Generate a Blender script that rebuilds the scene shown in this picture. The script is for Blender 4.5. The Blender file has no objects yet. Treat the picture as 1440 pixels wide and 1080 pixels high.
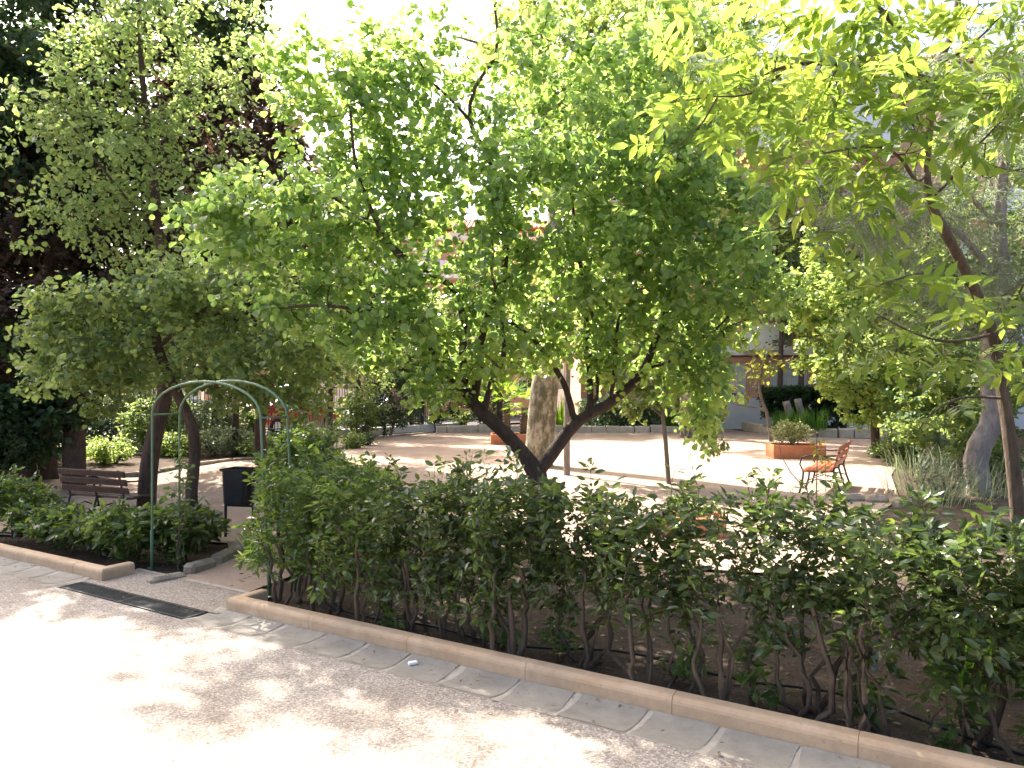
import bpy, math, random
import numpy as np
from mathutils import Vector, Matrix
sc = bpy.context.scene
C = sc.collection
R = math.radians
# ------------------------------------------------------------------ camera
CAMH = 1.9; F = 1040.0
cd = bpy.data.cameras.new('camera'); cam = bpy.data.objects.new('camera', cd); C.objects.link(cam)
cd.lens = 26.0; cd.sensor_width = 36.0; cd.clip_end = 2000; cd.clip_start = 0.05
cam.location = (0, 0, CAMH); cam.rotation_euler = (R(90.275), 0, 0)
sc.camera = cam
# ------------------------------------------------------------------ sky, sun, exposure
SUN_AZ, SUN_EL = -38.0, 46.0          # azimuth from the +Y axis, positive to the right
w = bpy.data.worlds.new('World'); sc.world = w; w.use_nodes = True
nt = w.node_tree; nt.nodes.clear()
sky = nt.nodes.new('ShaderNodeTexSky'); sky.sky_type = 'NISHITA'; sky.sun_disc = False
sky.sun_elevation = R(SUN_EL); sky.sun_rotation = R(SUN_AZ)
sky.air_density = 0.75; sky.dust_density = 6.0; sky.ozone_density = 1.0
bg = nt.nodes.new('ShaderNodeBackground'); bg.inputs[1].default_value = 0.15
wo = nt.nodes.new('ShaderNodeOutputWorld')
nt.links.new(sky.outputs[0], bg.inputs[0]); nt.links.new(bg.outputs[0], wo.inputs[0])
sd = bpy.data.lights.new('sun', 'SUN'); sun = bpy.data.objects.new('sun', sd); C.objects.link(sun)
sd.energy = 4.6; sd.angle = R(0.55); sd.color = (1.0, 0.95, 0.87)
dv = Vector((math.sin(R(SUN_AZ))*math.cos(R(SUN_EL)), math.cos(R(SUN_AZ))*math.cos(R(SUN_EL)), math.sin(R(SUN_EL))))
sun.rotation_euler = dv.to_track_quat('Z', 'Y').to_euler()
sun.location = (-20, 30, 40)
sc.view_settings.view_transform = 'Standard'; sc.view_settings.look = 'None'
sc.view_settings.gamma = 1.0; sc.view_settings.use_curve_mapping = False
sc.view_settings.exposure = 2.1
sc.render.engine = 'CYCLES'
sc.cycles.max_bounces = 6; sc.cycles.diffuse_bounces = 4; sc.cycles.glossy_bounces = 2
sc.cycles.transmission_bounces = 4; sc.cycles.transparent_max_bounces = 4

# ------------------------------------------------------------------ helpers: coordinates
def W(px, py, Y):                      # photograph pixel + real distance -> point of the place
    return np.array([(px-720)/F*Y, Y, CAMH-(py-545)/F*Y])
def sstep(x): x = np.clip(x, 0, 1); return x*x*(3-2*x)
def gz(x, y):                          # the park dips a little at the left
    x = np.asarray(x, float); y = np.asarray(y, float)
    d = np.exp(-(((x+7.6)/3.2)**2+((y-13.2)/3.2)**2))
    return -0.36*d
UX, UY = 0.8563, -0.5165                 # along the kerb
NX, NY = 0.5165, 0.8563                  # from the pavement into the park
def K(s, t, z=0.0): return (s*UX+t*NX, 4.84+s*UY+t*NY, z)
# ------------------------------------------------------------------ helpers: objects
def tag(o, label, cat, group=None):
    o['label'] = label; o['category'] = cat; o['kind'] = 'thing'
    if group: o['group'] = group
    return o
def thing(name, label, cat, loc=(0, 0, 0), rz=0.0, group=None):
    o = bpy.data.objects.new(name, None); C.objects.link(o)
    o.location = loc; o.rotation_euler = (0, 0, rz); o.empty_display_size = 0.2
    return tag(o, label, cat, group)
def link(name, me, m=None, parent=None):
    o = bpy.data.objects.new(name, me); C.objects.link(o)
    if m is not None:
        me.materials.clear(); me.materials.append(m)
    if parent is not None: o.parent = parent
    return o
def mesh_np(name, v, loops, totals, smooth=False):
    me = bpy.data.meshes.new(name)
    v = np.ascontiguousarray(v, dtype=np.float32); loops = np.asarray(loops, dtype=np.int32); totals = np.asarray(totals, dtype=np.int32)
    me.vertices.add(len(v)); me.vertices.foreach_set('co', v.ravel())
    me.loops.add(len(loops)); me.loops.foreach_set('vertex_index', loops)
    st = np.concatenate([[0], np.cumsum(totals)[:-1]]).astype(np.int32)
    me.polygons.add(len(totals)); me.polygons.foreach_set('loop_start', st); me.polygons.foreach_set('loop_total', totals)
    me.polygons.foreach_set('use_smooth', np.full(len(totals), bool(smooth)))
    me.update(calc_edges=True); me.validate()
    return me
class MB:                               # collects shapes, links them as ONE mesh
    def __init__(s): s.v = []; s.f = []; s.n = 0
    def add(s, v, f):
        s.v.append(np.asarray(v, float)); s.f += [tuple(i+s.n for i in q) for q in f]; s.n += len(v); return s
    def box(s, c, d, rz=0.0, M=None, bev=0.0):
        x, y, z = [k/2 for k in d]
        if bev > 0:
            b = min(bev, x*.9, y*.9, z*.9); v = []
            for sz in (-1, 1):
                for (ex, ey, ez) in ((x, y-b, z-b), (x-b, y, z-b), (x-b, y-b, z)):
                    for (sx, sy) in ((-1, -1), (1, -1), (1, 1), (-1, 1)): v.append((sx*ex, sy*ey, sz*ez))
            import bmesh
            bm = bmesh.new(); [bm.verts.new(p) for p in v]; bmesh.ops.convex_hull(bm, input=bm.verts)
            bm.verts.index_update(); vv = [tuple(p.co) for p in bm.verts]; f = [tuple(q.index for q in fc.verts) for fc in bm.faces]; bm.free(); v = vv
        else:
            v = [(-x, -y, -z), (x, -y, -z), (x, y, -z), (-x, y, -z), (-x, -y, z), (x, -y, z), (x, y, z), (-x, y, z)]
            f = [(0, 3, 2, 1), (4, 5, 6, 7), (0, 1, 5, 4), (1, 2, 6, 5), (2, 3, 7, 6), (3, 0, 4, 7)]
        v = np.array(v)
        if M is not None: v = v @ np.array(M).T
        cz, sz_ = math.cos(rz), math.sin(rz)
        v = np.stack([v[:, 0]*cz-v[:, 1]*sz_, v[:, 0]*sz_+v[:, 1]*cz, v[:, 2]], 1)+np.array(c)
        return s.add(v, f)
    def tube(s, pts, r, n=8, cap=True):
        P = np.array(pts, float); m = len(P)
        r = np.full(m, r, float) if np.isscalar(r) else np.array(r, float)
        T = np.gradient(P, axis=0); T /= np.linalg.norm(T, axis=1)[:, None]+1e-9
        ref = np.array([0, 0, 1.0]) if abs(T[0][2]) < .9 else np.array([1.0, 0, 0])
        A = np.cross(T, ref); A /= np.linalg.norm(A, axis=1)[:, None]+1e-9
        for i in range(1, m):
            a = A[i-1]-T[i]*np.dot(A[i-1], T[i]); k = np.linalg.norm(a)
            if k > 1e-5: A[i] = a/k
        B = np.cross(T, A); th = np.arange(n)*2*math.pi/n
        v = P[:, None]+r[:, None, None]*(A[:, None]*np.cos(th)[None, :, None]+B[:, None]*np.sin(th)[None, :, None])
        f = []
        for i in range(m-1):
            for j in range(n):
                k = (j+1) % n; f.append((i*n+j, i*n+k, (i+1)*n+k, (i+1)*n+j))
        if cap: f.append(tuple(range(n-1, -1, -1))); f.append(tuple((m-1)*n+j for j in range(n)))
        return s.add(v.reshape(-1, 3), f)
    def prism(s, poly, z0, z1):           # vertical prism over an XY polygon
        n = len(poly); v = [(x, y, z0) for x, y in poly]+[(x, y, z1) for x, y in poly]
        f = [tuple(range(n-1, -1, -1)), tuple(range(n, 2*n))]+[(i, (i+1) % n, n+(i+1) % n, n+i) for i in range(n)]
        return s.add(v, f)
    def build(s, name, m, parent=None, smooth=False):
        v = np.concatenate(s.v); loops = [i for q in s.f for i in q]; tot = [len(q) for q in s.f]
        return link(name, mesh_np(name, v, loops, tot, smooth), m, parent)
# ------------------------------------------------------------------ helpers: materials
def nodes(name):
    m = bpy.data.materials.new(name); m.use_nodes = True; t = m.node_tree; t.nodes.clear()
    o = t.nodes.new('ShaderNodeOutputMaterial'); return m, t, o
def N(t, k, **kw):
    n = t.nodes.new(k)
    for a, b in kw.items():
        if a.startswith('i_'):
            key = a[2:].replace('_', ' '); n.inputs[key].default_value = b
        else: setattr(n, a, b)
    return n
def ramp(t, fac, stops):
    r = t.nodes.new('ShaderNodeValToRGB'); e = r.color_ramp.elements
    while len(e) < len(stops): e.new(0.5)
    for k, (p, c) in enumerate(stops): e[k].position = p; e[k].color = (*c, 1)
    t.links.new(fac, r.inputs[0]); return r.outputs[0]
def coords(t): return N(t, 'ShaderNodeNewGeometry').outputs['Position']
def noise(t, scale, detail=4, rough=.6, vec=None):
    n = N(t, 'ShaderNodeTexNoise'); n.inputs['Scale'].default_value = scale; n.inputs['Detail'].default_value = detail
    n.inputs['Roughness'].default_value = rough; t.links.new(vec if vec is not None else coords(t), n.inputs['Vector']); return n.outputs['Fac']
def mixc(t, a, b, fac, mode='MIX'):
    n = N(t, 'ShaderNodeMix', data_type='RGBA', blend_type=mode)
    for s, x in ((0, fac), (6, a), (7, b)):
        if isinstance(x, (int, float)): n.inputs[s].default_value = x
        elif isinstance(x, tuple): n.inputs[s].default_value = (*x, 1)
        else: t.links.new(x, n.inputs[s])
    return n.outputs[2]
def bump(t, h, strength, dist):
    b = N(t, 'ShaderNodeBump'); b.inputs['Strength'].default_value = strength; b.inputs['Distance'].default_value = dist
    t.links.new(h, b.inputs['Height']); return b.outputs[0]
def prin(t, o, col, rough=.8, spec=.3, nrm=None, metal=0.0):
    p = N(t, 'ShaderNodeBsdfPrincipled')
    if isinstance(col, tuple): p.inputs['Base Color'].default_value = (*col, 1)
    else: t.links.new(col, p.inputs['Base Color'])
    if isinstance(rough, (int, float)): p.inputs['Roughness'].default_value = rough
    else: t.links.new(rough, p.inputs['Roughness'])
    p.inputs['Specular IOR Level'].default_value = spec; p.inputs['Metallic'].default_value = metal
    if nrm is not None: t.links.new(nrm, p.inputs['Normal'])
    if o is not None: t.links.new(p.outputs[0], o.inputs[0])
    return p
def varied(name, a, b, scale=6.0, rough=.75, spec=.3, bs=.3, bd=.01, metal=0.0, detail=5):
    m, t, o = nodes(name); n = noise(t, scale, detail)
    prin(t, o, ramp(t, n, [(.3, a), (.7, b)]), rough, spec, bump(t, noise(t, scale*5, 4), bs, bd), metal); return m
def leafmat(name, cols, trans, tf=.42, rough=.42, spec=.35):
    m, t, o = nodes(name); g = N(t, 'ShaderNodeNewGeometry'); rnd = g.outputs['Random Per Island']
    c = ramp(t, rnd, [(i/(len(cols)-1), k) for i, k in enumerate(cols)])
    n = ramp(t, noise(t, 1.6, 3), [(.35, (0, 0, 0)), (.65, (1, 1, 1))])
    c2 = mixc(t, c, mixc(t, c, (0.68, 0.76, 0.6), 1.0, 'MULTIPLY'), n)
    p = prin(t, None, c2, rough, spec)
    tr = N(t, 'ShaderNodeBsdfTranslucent')
    tc0 = ramp(t, rnd, [(0, tuple(x*.72 for x in trans)), (.6, trans), (1, (trans[0]*1.35, trans[1]*1.12, trans[2]*.9))])
    tc = mixc(t, tc0, mixc(t, tc0, (.74, .80, .68), 1.0, 'MULTIPLY'), n)
    t.links.new(tc, tr.inputs[0])
    mx = N(t, 'ShaderNodeMixShader'); mx.inputs[0].default_value = tf
    t.links.new(p.outputs[0], mx.inputs[1]); t.links.new(tr.outputs[0], mx.inputs[2]); t.links.new(mx.outputs[0], o.inputs[0])
    return m
def barkmat(name, a, b, scale=26, bs=1.0, bd=.03):
    m, t, o = nodes(name)
    mp = N(t, 'ShaderNodeMapping'); mp.inputs['Scale'].default_value = (1, 1, .25); t.links.new(coords(t), mp.inputs[0])
    n = noise(t, scale, 6, .7, mp.outputs[0]); n2 = noise(t, 3, 3)
    c = mixc(t, ramp(t, n, [(.3, a), (.7, b)]), ramp(t, n2, [(.3, a), (.75, b)]), .4)
    prin(t, o, c, .9, .15, bump(t, n, bs, bd)); return m
M = {}
M['bark'] = barkmat('dark_bark', (.035, .024, .018), (.13, .09, .07))
M['bark_grey'] = barkmat('grey_bark', (.09, .07, .055), (.26, .21, .17))
M['bark_pale'] = barkmat('pale_ridged_bark', (.12, .095, .08), (.42, .36, .31), 14, 1.0, .05)
M['bark_brown'] = barkmat('brown_bark', (.055, .038, .028), (.19, .14, .10))
def plane_bark():
    m, t, o = nodes('plane_bark')
    mp = N(t, 'ShaderNodeMapping'); mp.inputs['Scale'].default_value = (1, 1, .55); t.links.new(coords(t), mp.inputs[0])
    a = noise(t, 7.5, 3, .6, mp.outputs[0]); b = noise(t, 13, 3, .55, mp.outputs[0])
    c = ramp(t, a, [(.42, (.12, .11, .07)), (.47, (.19, .165, .11)), (.53, (.26, .22, .15)), (.58, (.36, .31, .23))])
    c = mixc(t, c, (.17, .155, .115), ramp(t, b, [(.62, (0, 0, 0)), (.68, (.8, .8, .8))]))
    prin(t, o, c, .8, .2, bump(t, a, .4, .02)); return m
M['plane'] = plane_bark()
M['lf_main'] = leafmat('round_leaf_green', [(.045, .095, .028), (.085, .155, .045), (.14, .22, .065), (.22, .30, .10)], (.49, .69, .17), .54, .28, .6)
M['lf_left'] = leafmat('left_tree_leaf', [(.05, .085, .035), (.075, .13, .045), (.12, .18, .065)], (.44, .56, .16), .48, .35, .45)
M['lf_tall'] = leafmat('tall_tree_leaf', [(.05, .10, .035), (.085, .15, .05), (.15, .225, .075)], (.52, .66, .21), .50, .35, .45)
M['lf_plum'] = leafmat('plum_leaf', [(.022, .014, .014), (.045, .026, .022), (.035, .04, .022), (.075, .045, .034)], (.17, .10, .07), .33)
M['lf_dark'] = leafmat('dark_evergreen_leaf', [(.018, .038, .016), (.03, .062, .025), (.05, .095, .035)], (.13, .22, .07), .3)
M['lf_plane'] = leafmat('plane_leaf', [(.065, .12, .035), (.11, .18, .05), (.17, .24, .075)], (.54, .67, .17), .53, .33, .5)
M['lf_walnut'] = leafmat('walnut_leaf', [(.06, .12, .02), (.10, .17, .028), (.17, .24, .04)], (.47, .62, .10), .48, .35)
M['lf_hedge'] = leafmat('hedge_leaf', [(.032, .05, .02), (.048, .075, .027), (.07, .105, .036), (.12, .155, .05)], (.26, .36, .07), .34, .3, .55)
M['lf_hedge_light'] = leafmat('light_hedge_leaf', [(.04, .072, .024), (.062, .105, .03), (.105, .155, .04)], (.28, .41, .07), .38, .35, .4)
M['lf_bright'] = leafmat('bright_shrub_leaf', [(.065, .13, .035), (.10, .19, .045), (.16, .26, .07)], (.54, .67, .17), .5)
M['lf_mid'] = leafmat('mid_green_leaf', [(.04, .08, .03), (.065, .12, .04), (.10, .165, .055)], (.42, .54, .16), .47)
M['lf_grey'] = leafmat('grey_green_needle', [(.09, .115, .07), (.13, .16, .095), (.19, .23, .14)], (.42, .50, .28), .42)
M['lf_yellow'] = leafmat('yellowing_leaf', [(.08, .15, .03), (.15, .19, .03), (.28, .20, .05), (.08, .15, .03)], (.55, .56, .10), .45)
M['lf_varieg'] = leafmat('variegated_leaf', [(.08, .12, .04), (.25, .26, .12), (.38, .36, .22)], (.45, .48, .18), .35)
M['lf_strap'] = leafmat('strap_leaf', [(.03, .09, .015), (.05, .14, .02), (.10, .22, .03)], (.30, .55, .05), .42, .35)
M['lf_palm'] = leafmat('palm_frond', [(.06, .15, .02), (.10, .22, .03), (.16, .30, .04)], (.45, .66, .06), .5)
M['lf_dry'] = leafmat('dry_leaf', [(.10, .06, .03), (.20, .13, .06), (.30, .22, .12)], (.25, .15, .06), .15)

# ------------------------------------------------------------------ helpers: plants
def sub(pts, step):
    P = [np.array(p, float) for p in pts]; out = []
    for i in range(len(P)-1):
        p0 = P[max(i-1, 0)]; p1 = P[i]; p2 = P[i+1]; p3 = P[min(i+2, len(P)-1)]
        n = max(1, int(np.linalg.norm(p2-p1)/step))
        for k in range(n):
            t = k/n; out.append(.5*((2*p1)+(p2-p0)*t+(2*p0-5*p1+4*p2-p3)*t*t+(3*p1-p0-3*p2+p3)*t**3))
    out.append(P[-1]); return out
class Skel:
    def __init__(s, cap=60000):
        s.P = np.zeros((cap, 3)); s.par = np.full(cap, -1); s.rf = np.zeros(cap); s.n = 0
    def node(s, p, par, rf=0.0):
        if s.n >= len(s.P):
            s.P = np.concatenate([s.P, np.zeros_like(s.P)]); s.par = np.concatenate([s.par, np.full(len(s.par), -1)]); s.rf = np.concatenate([s.rf, np.zeros(len(s.rf))])
        s.P[s.n] = p; s.par[s.n] = par; s.rf[s.n] = rf; s.n += 1; return s.n-1
    def near(s, p): return int(np.argmin(((s.P[:s.n]-p)**2).sum(1)))
    def chain(s, pts, r0, r1, par=None, step=.25, rng=None, jit=0.0):
        Q = sub(pts, step); k = len(Q)
        if par is None and s.n > 0: par = s.near(Q[0])
        last = -1 if par is None else par; st = 0 if last < 0 else 1
        for i in range(st, k):
            f = i/(k-1); q = Q[i]
            if rng is not None and 0 < i < k-1: q = q+rng.normal(0, jit, 3)
            last = s.node(q, last, r0*(1-f)+r1*f)
        return last
    def grow(s, T, step, bend, jit, rng, lift=.12, minz=None):
        T = np.asarray(T)
        d = np.array([((s.P[:s.n]-t)**2).sum(1).min() for t in T]); T = T[np.argsort(d+rng.random(len(d))*.02)]
        for t in T:
            i = s.near(t); p = s.P[i]; L = np.linalg.norm(t-p)
            if L < step*.5: continue
            pp = s.par[i]; d0 = (p-s.P[pp]) if pp >= 0 else np.array([0, 0, 1.0]); d0 = d0/(np.linalg.norm(d0)+1e-9)
            c = p+d0*L*bend+np.array([0, 0, lift*L]); n = max(2, int(L/step)); last = i
            for k in range(1, n+1):
                u = k/n; q = (1-u)**2*p+2*u*(1-u)*c+u*u*t
                if k < n: q = q+rng.normal(0, jit, 3)
                if minz is not None: q[2] = max(q[2], minz)
                last = s.node(q, last)
    def radii(s, tip, ex=.45):
        n = s.n; cnt = np.zeros(n); ch = np.zeros(n, int)
        for i in range(n-1, -1, -1):
            if cnt[i] == 0: cnt[i] = 1
            if s.par[i] >= 0: cnt[s.par[i]] += cnt[i]
        r = tip*cnt**ex*0+tip*cnt**ex
        for i in range(n):
            if s.rf[i] > 0: r[i] = s.rf[i]
            elif s.par[i] >= 0: r[i] = min(r[i], r[s.par[i]]*.92 if s.rf[s.par[i]] == 0 else r[s.par[i]]*.6)
        return r
def skel_mesh(s, r, minr=0.0, ridge=.07):
    n = s.n; kids = [[] for _ in range(n)]
    for i in range(n):
        if s.par[i] >= 0: kids[s.par[i]].append(i)
    starts = [i for i in range(n) if s.par[i] < 0]; chains = []; stack = [(i, -1) for i in starts]
    while stack:
        i, p = stack.pop(); ch = [p] if p >= 0 else []
        while True:
            ch.append(i); k = kids[i]
            if not k: break
            j = max(k, key=lambda a: r[a]); stack += [(a, i) for a in k if a != j]; i = j
        chains.append(ch)
    V = []; L = []; off = 0
    for ch in chains:
        if len(ch) < 2: continue
        rr = r[ch].copy()
        if s.par[ch[1]] == ch[0] and len(ch) > 1: rr[0] = min(rr[0], rr[1]*1.15)
        if rr[-1] < .02: rr[-1] *= .5
        if rr.max() < minr: continue
        P = s.P[ch]; R0 = rr.max(); k = 24 if R0 > .06 else 7 if R0 > .025 else 4 if R0 > .008 else 3
        T = np.gradient(P, axis=0); T /= np.linalg.norm(T, axis=1)[:, None]+1e-9
        t0 = T.mean(0); ref = np.array([1.0, .13, .07]) if abs(t0[2]) > .6 else np.array([0.05, .1, 1.0])
        A = np.cross(T, ref); A /= np.linalg.norm(A, axis=1)[:, None]+1e-9; B = np.cross(T, A)
        th = np.arange(k)*2*math.pi/k
        rv = np.repeat(rr[:, None], k, 1)
        if R0 > .06:
            z_ = np.arange(len(ch))[:, None]*.35; rv = rv*(1+ridge*(.6*np.sin(3*th[None]+z_*1.3)+.5*np.sin(5*th[None]-z_+1)+.35*np.sin(8*th[None]+z_*.7)))
        v = P[:, None]+rv[:, :, None]*(A[:, None]*np.cos(th)[None, :, None]+B[:, None]*np.sin(th)[None, :, None])
        m = len(ch); i0 = np.arange(m-1)[:, None]*k; j = np.arange(k)[None]; jn = (j+1) % k
        q = np.stack([i0+j, i0+jn, i0+k+jn, i0+k+j], -1).reshape(-1, 4)+off
        V.append(v.reshape(-1, 3)); L.append(q); off += m*k
    V = np.concatenate(V); L = np.concatenate(L)
    return mesh_np('branches', V, L.ravel(), np.full(len(L), 4), True)
def nrm(a): return a/(np.linalg.norm(a, axis=-1, keepdims=True)+1e-9)
def leaf_template(kind):
    if kind == 'diamond':
        v = [(0, 0, 0), (-.32, .5, .06), (0, 1, -.08), (.32, .5, .06)]; f = [(0, 3, 2, 1)]
    elif kind == 'needle':
        v = [(0, 0, 0), (-.07, .3, 0), (0, 1, -.1), (.07, .3, 0)]; f = [(0, 3, 2, 1)]
    elif kind == 'round':
        v = [(0, 0, 0), (-.36, .12, .05), (-.50, .48, .07), (-.28, .84, -.02), (0, 1.02, -.14), (.28, .84, -.02), (.50, .48, .07), (.36, .12, .05), (0, .5, -.03)]
        f = [(0, 8, 2, 1), (8, 4, 3, 2), (0, 7, 6, 8), (8, 6, 5, 4)]
    elif kind == 'ellip':
        v = [(0, 0, 0), (-.20, .28, .04), (-.19, .66, .02), (0, 1, -.12), (.19, .66, .02), (.20, .28, .04), (0, .5, -.02)]
        f = [(0, 6, 2, 1), (6, 3, 2), (0, 5, 4, 6), (6, 4, 3)]
    elif kind == 'lobed':
        v = [(0, 0, 0), (-.45, .1, .03), (-.22, .38, 0), (-.6, .62, -.02), (-.2, .66, 0), (0, 1.05, -.1), (.2, .66, 0), (.6, .62, -.02), (.22, .38, 0), (.45, .1, .03)]
        f = [(0, 9, 8, 2), (0, 2, 1), (2, 8, 6, 4), (2, 4, 3), (8, 7, 6), (4, 6, 5)]
    elif kind == 'walnut':
        v = []; f = []
        e = [(0, 0, 0), (-.19, .30, .03), (-.20, .60, .02), (0, 1, -.16), (.20, .60, .02), (.19, .30, .03), (0, .5, -.03)]
        ef = [(0, 6, 2, 1), (6, 3, 2), (0, 5, 4, 6), (6, 4, 3)]
        def leaflet(base, ang, L, dz):
            c, s_ = math.cos(ang), math.sin(ang); o = len(v)
            for (x, y, z) in e: v.append((base[0]+(x*c+y*s_)*L, base[1]+(-x*s_+y*c)*L, base[2]+z*L-dz*y*L))
            f.extend([tuple(o+i for i in q) for q in ef])
        for k, y in enumerate((.28, .50, .72)):
            L = (.36, .44, .48)[k]
            leaflet((0, y, -.08*y), 1.15, L, .12); leaflet((0, y-.02, -.08*y), -1.12, L*.96, .15)
        leaflet((0, .92, -.09), 0.05, .56, .18)
        o = len(v); v += [(-.008, 0, 0), (.008, 0, 0), (.006, .93, -.09), (-.006, .93, -.09)]; f.append((o, o+1, o+2, o+3))
    elif kind == 'spray':                 # a tuft of small leaves, each its own island
        rg = np.random.default_rng(5); v = []; f = []
        for k in range(7):
            a = rg.uniform(-1.3, 1.3); b = rg.uniform(-.5, .5); y0 = .1+.11*k; L = .34; ca, sa = math.cos(a), math.sin(a); o = len(v)
            for (x, y, z) in [(0, 0, 0), (-.34, .5, .06), (0, 1, -.1), (.34, .5, .06)]:
                v.append(((x*ca+y*sa)*L, y0+(-x*sa+y*ca)*L, (z+b*x*1.5+b*y)*L))
            f.append((o, o+3, o+2, o+1))
    return np.array(v, float), f
def leaves_mesh(pos, ax, nm, size, kind):
    v, f = leaf_template(kind); k = len(v); n = len(pos)
    ax = nrm(ax); nm = nm-ax*(nm*ax).sum(1, keepdims=True); nm = nrm(nm); X = np.cross(ax, nm)
    S = size[:, None, None]
    V = pos[:, None]+S*(v[None, :, 0:1]*X[:, None]+v[None, :, 1:2]*ax[:, None]+v[None, :, 2:3]*nm[:, None])
    fl = np.array([i for q in f for i in q]); tot = np.array([len(q) for q in f])
    loops = (fl[None]+(np.arange(n)*k)[:, None]).ravel()
    return mesh_np('leaves', V.reshape(-1, 3), loops, np.tile(tot, n), False)
def twig_leaves(s, r, count, size, kind, rng, rmax, droop=.4, spread=.6, scatter=.0, upn=1.0, zmin=None):
    idx = np.array([i for i in range(s.n) if s.par[i] >= 0 and r[i] < rmax])
    a = s.P[s.par[idx]]; b = s.P[idx]; ln = np.linalg.norm(b-a, axis=1)+1e-6
    wgt = ln/(r[idx]+.003)**.5; pick = rng.choice(len(idx), count, p=wgt/wgt.sum()); u = rng.random((count, 1))
    p = a[pick]*(1-u)+b[pick]*u; d = nrm(b[pick]-a[pick])
    out = rng.normal(0, 1, (count, 3)); out[:, 2] *= .45; out = nrm(out)
    ax = nrm(out+d*.5+np.array([0, 0, -droop])); nm = nrm(np.array([0, 0, upn])+rng.normal(0, spread, (count, 3)))
    sz = size*(.42+.85*rng.random(count)**.8)
    p = p+out*(sz[:, None]*.25)+rng.normal(0, 1, (count, 3))*scatter
    if zmin is not None: p[:, 2] = np.maximum(p[:, 2], zmin+rng.random(count)*.05)
    return leaves_mesh(p, ax, nm, sz, kind)
def blobs(bl, rng, edge=.75):             # targets spread inside ellipsoids; each blob: centre, radii, count
    out = []
    for (c, rad, n) in bl:
        q = nrm(rng.normal(0, 1, (n, 3)))*(rng.random((n, 1))**(1/3*edge)); u = rng.uniform(0, 6.28, 3); q = q*(1+.28*np.sin(5*q[:, :1]+u[0])*np.sin(4.5*q[:, 2:]+u[1])+.12*rng.normal(0, 1, (n, 1))); out.append(np.array(c)+q*np.array(rad))
    return np.concatenate(out)
def rel(o, s):                            # skeleton points become local to the thing's base
    s.P[:s.n] -= np.array(o.location)[None]; return s
def tree(name, label, cat, base, chains, bl, leaf, seed, tip=.004, step=.22, bend=.25, jit=.02, bark='bark', group=None, trunkname='trunk', crownname='crown', lift=.1, minr=0.0, rmaxk=3.2, chainjit=0.0, edge=.75, ridge=.07):
    rng = np.random.default_rng(seed)
    t = thing(name, label, cat, base, 0, group)
    s = Skel()
    for (pts, r0, r1) in chains: s.chain(pts, r0, r1, step=step, rng=rng, jit=chainjit)
    if bl:
        T = blobs(bl, rng, edge); T = T[T[:, 2] > .25]; s.grow(T, step, bend, jit, rng, lift)
    r = s.radii(tip); rel(t, s)
    link(trunkname, skel_mesh(s, r, minr, ridge), M[bark], t)
    if leaf:
        me = twig_leaves(s, r, leaf['n'], leaf['size'], leaf['kind'], rng, leaf.get('rmax', tip*rmaxk), leaf.get('droop', .4), leaf.get('spread', .6), leaf.get('scatter', .03))
        link(crownname, me, M[leaf['mat']], t)
    return t
def shrub(name, label, cat, base, rad, h, nst, ntar, leaf, seed, group=None, z0=.25, top=.0, bark='bark_brown', tip=.0035, lean=.25, stemr=.018, shoots=0, stemh=.45, box=False, tangle=0, rootr=.22):
    rng = np.random.default_rng(seed); t = thing(name, label, cat, base, 0, group); s = Skel(); b = np.array(base, float)
    for k in range(nst):
        a = rng.uniform(0, 2*math.pi); q = b+np.array([math.cos(a), math.sin(a), 0])*rad[0]*rootr*rng.random(); q[2] = b[2]-.02
        e = b+np.array([math.cos(a)*rad[0]*lean*2, math.sin(a)*rad[1]*lean*2, h*stemh*rng.uniform(.8, 1.2)])
        m1 = q*.6+e*.4+rng.normal(0, .035+.04*rootr, 3); r0 = stemr*rng.uniform(.6, 1.3)
        s.chain([q, m1, e], r0, r0*.6, par=-1, step=.07, rng=rng, jit=.006+.008*rootr)
    if box and tangle:
        q = np.stack([rng.uniform(-1, 1, tangle), rng.uniform(-1, 1, tangle), rng.uniform(.28, .75, tangle)], 1)*np.array([rad[0], rad[1]*.8, h])+b; s.grow(q, .05, .5, .014, rng, -.02)
    if box:
        T = np.stack([rng.uniform(-1, 1, ntar), rng.uniform(-1, 1, ntar), rng.uniform(0, 1, ntar)], 1)
        T[:, 2] = 1-T[:, 2]**1.3*(1-z0); T = b+T*np.array([rad[0], rad[1], h])
    else:
        q = nrm(rng.normal(0, 1, (ntar, 3)))*(rng.random((ntar, 1))**.25); T = b+np.array([0, 0, h*(1+z0)/2])+q*np.array([rad[0], rad[1], h*(1-z0)/2])
    s.grow(T, .06, .3, .008, rng, .1)
    for k in range(shoots):
        i = s.near(b+np.array([rng.uniform(-1, 1)*rad[0], rng.uniform(-1, 1)*rad[1], h])); p = s.P[i].copy(); e = p+np.array([rng.normal(0, .06), rng.normal(0, .05), rng.uniform(.08, .26)])
        s.chain([p, (p+e)/2+rng.normal(0, .01, 3), e], tip, tip*.7, par=i, step=.05)
    r = s.radii(tip); rel(t, s)
    link('stems', skel_mesh(s, r), M[bark], t)
    me = twig_leaves(s, r, leaf['n'], leaf['size'], leaf['kind'], rng, leaf.get('rmax', tip*3), leaf.get('droop', .2), leaf.get('spread', .7), leaf.get('scatter', .012), zmin=.03)
    link('foliage', me, M[leaf['mat']], t); return t
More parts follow.
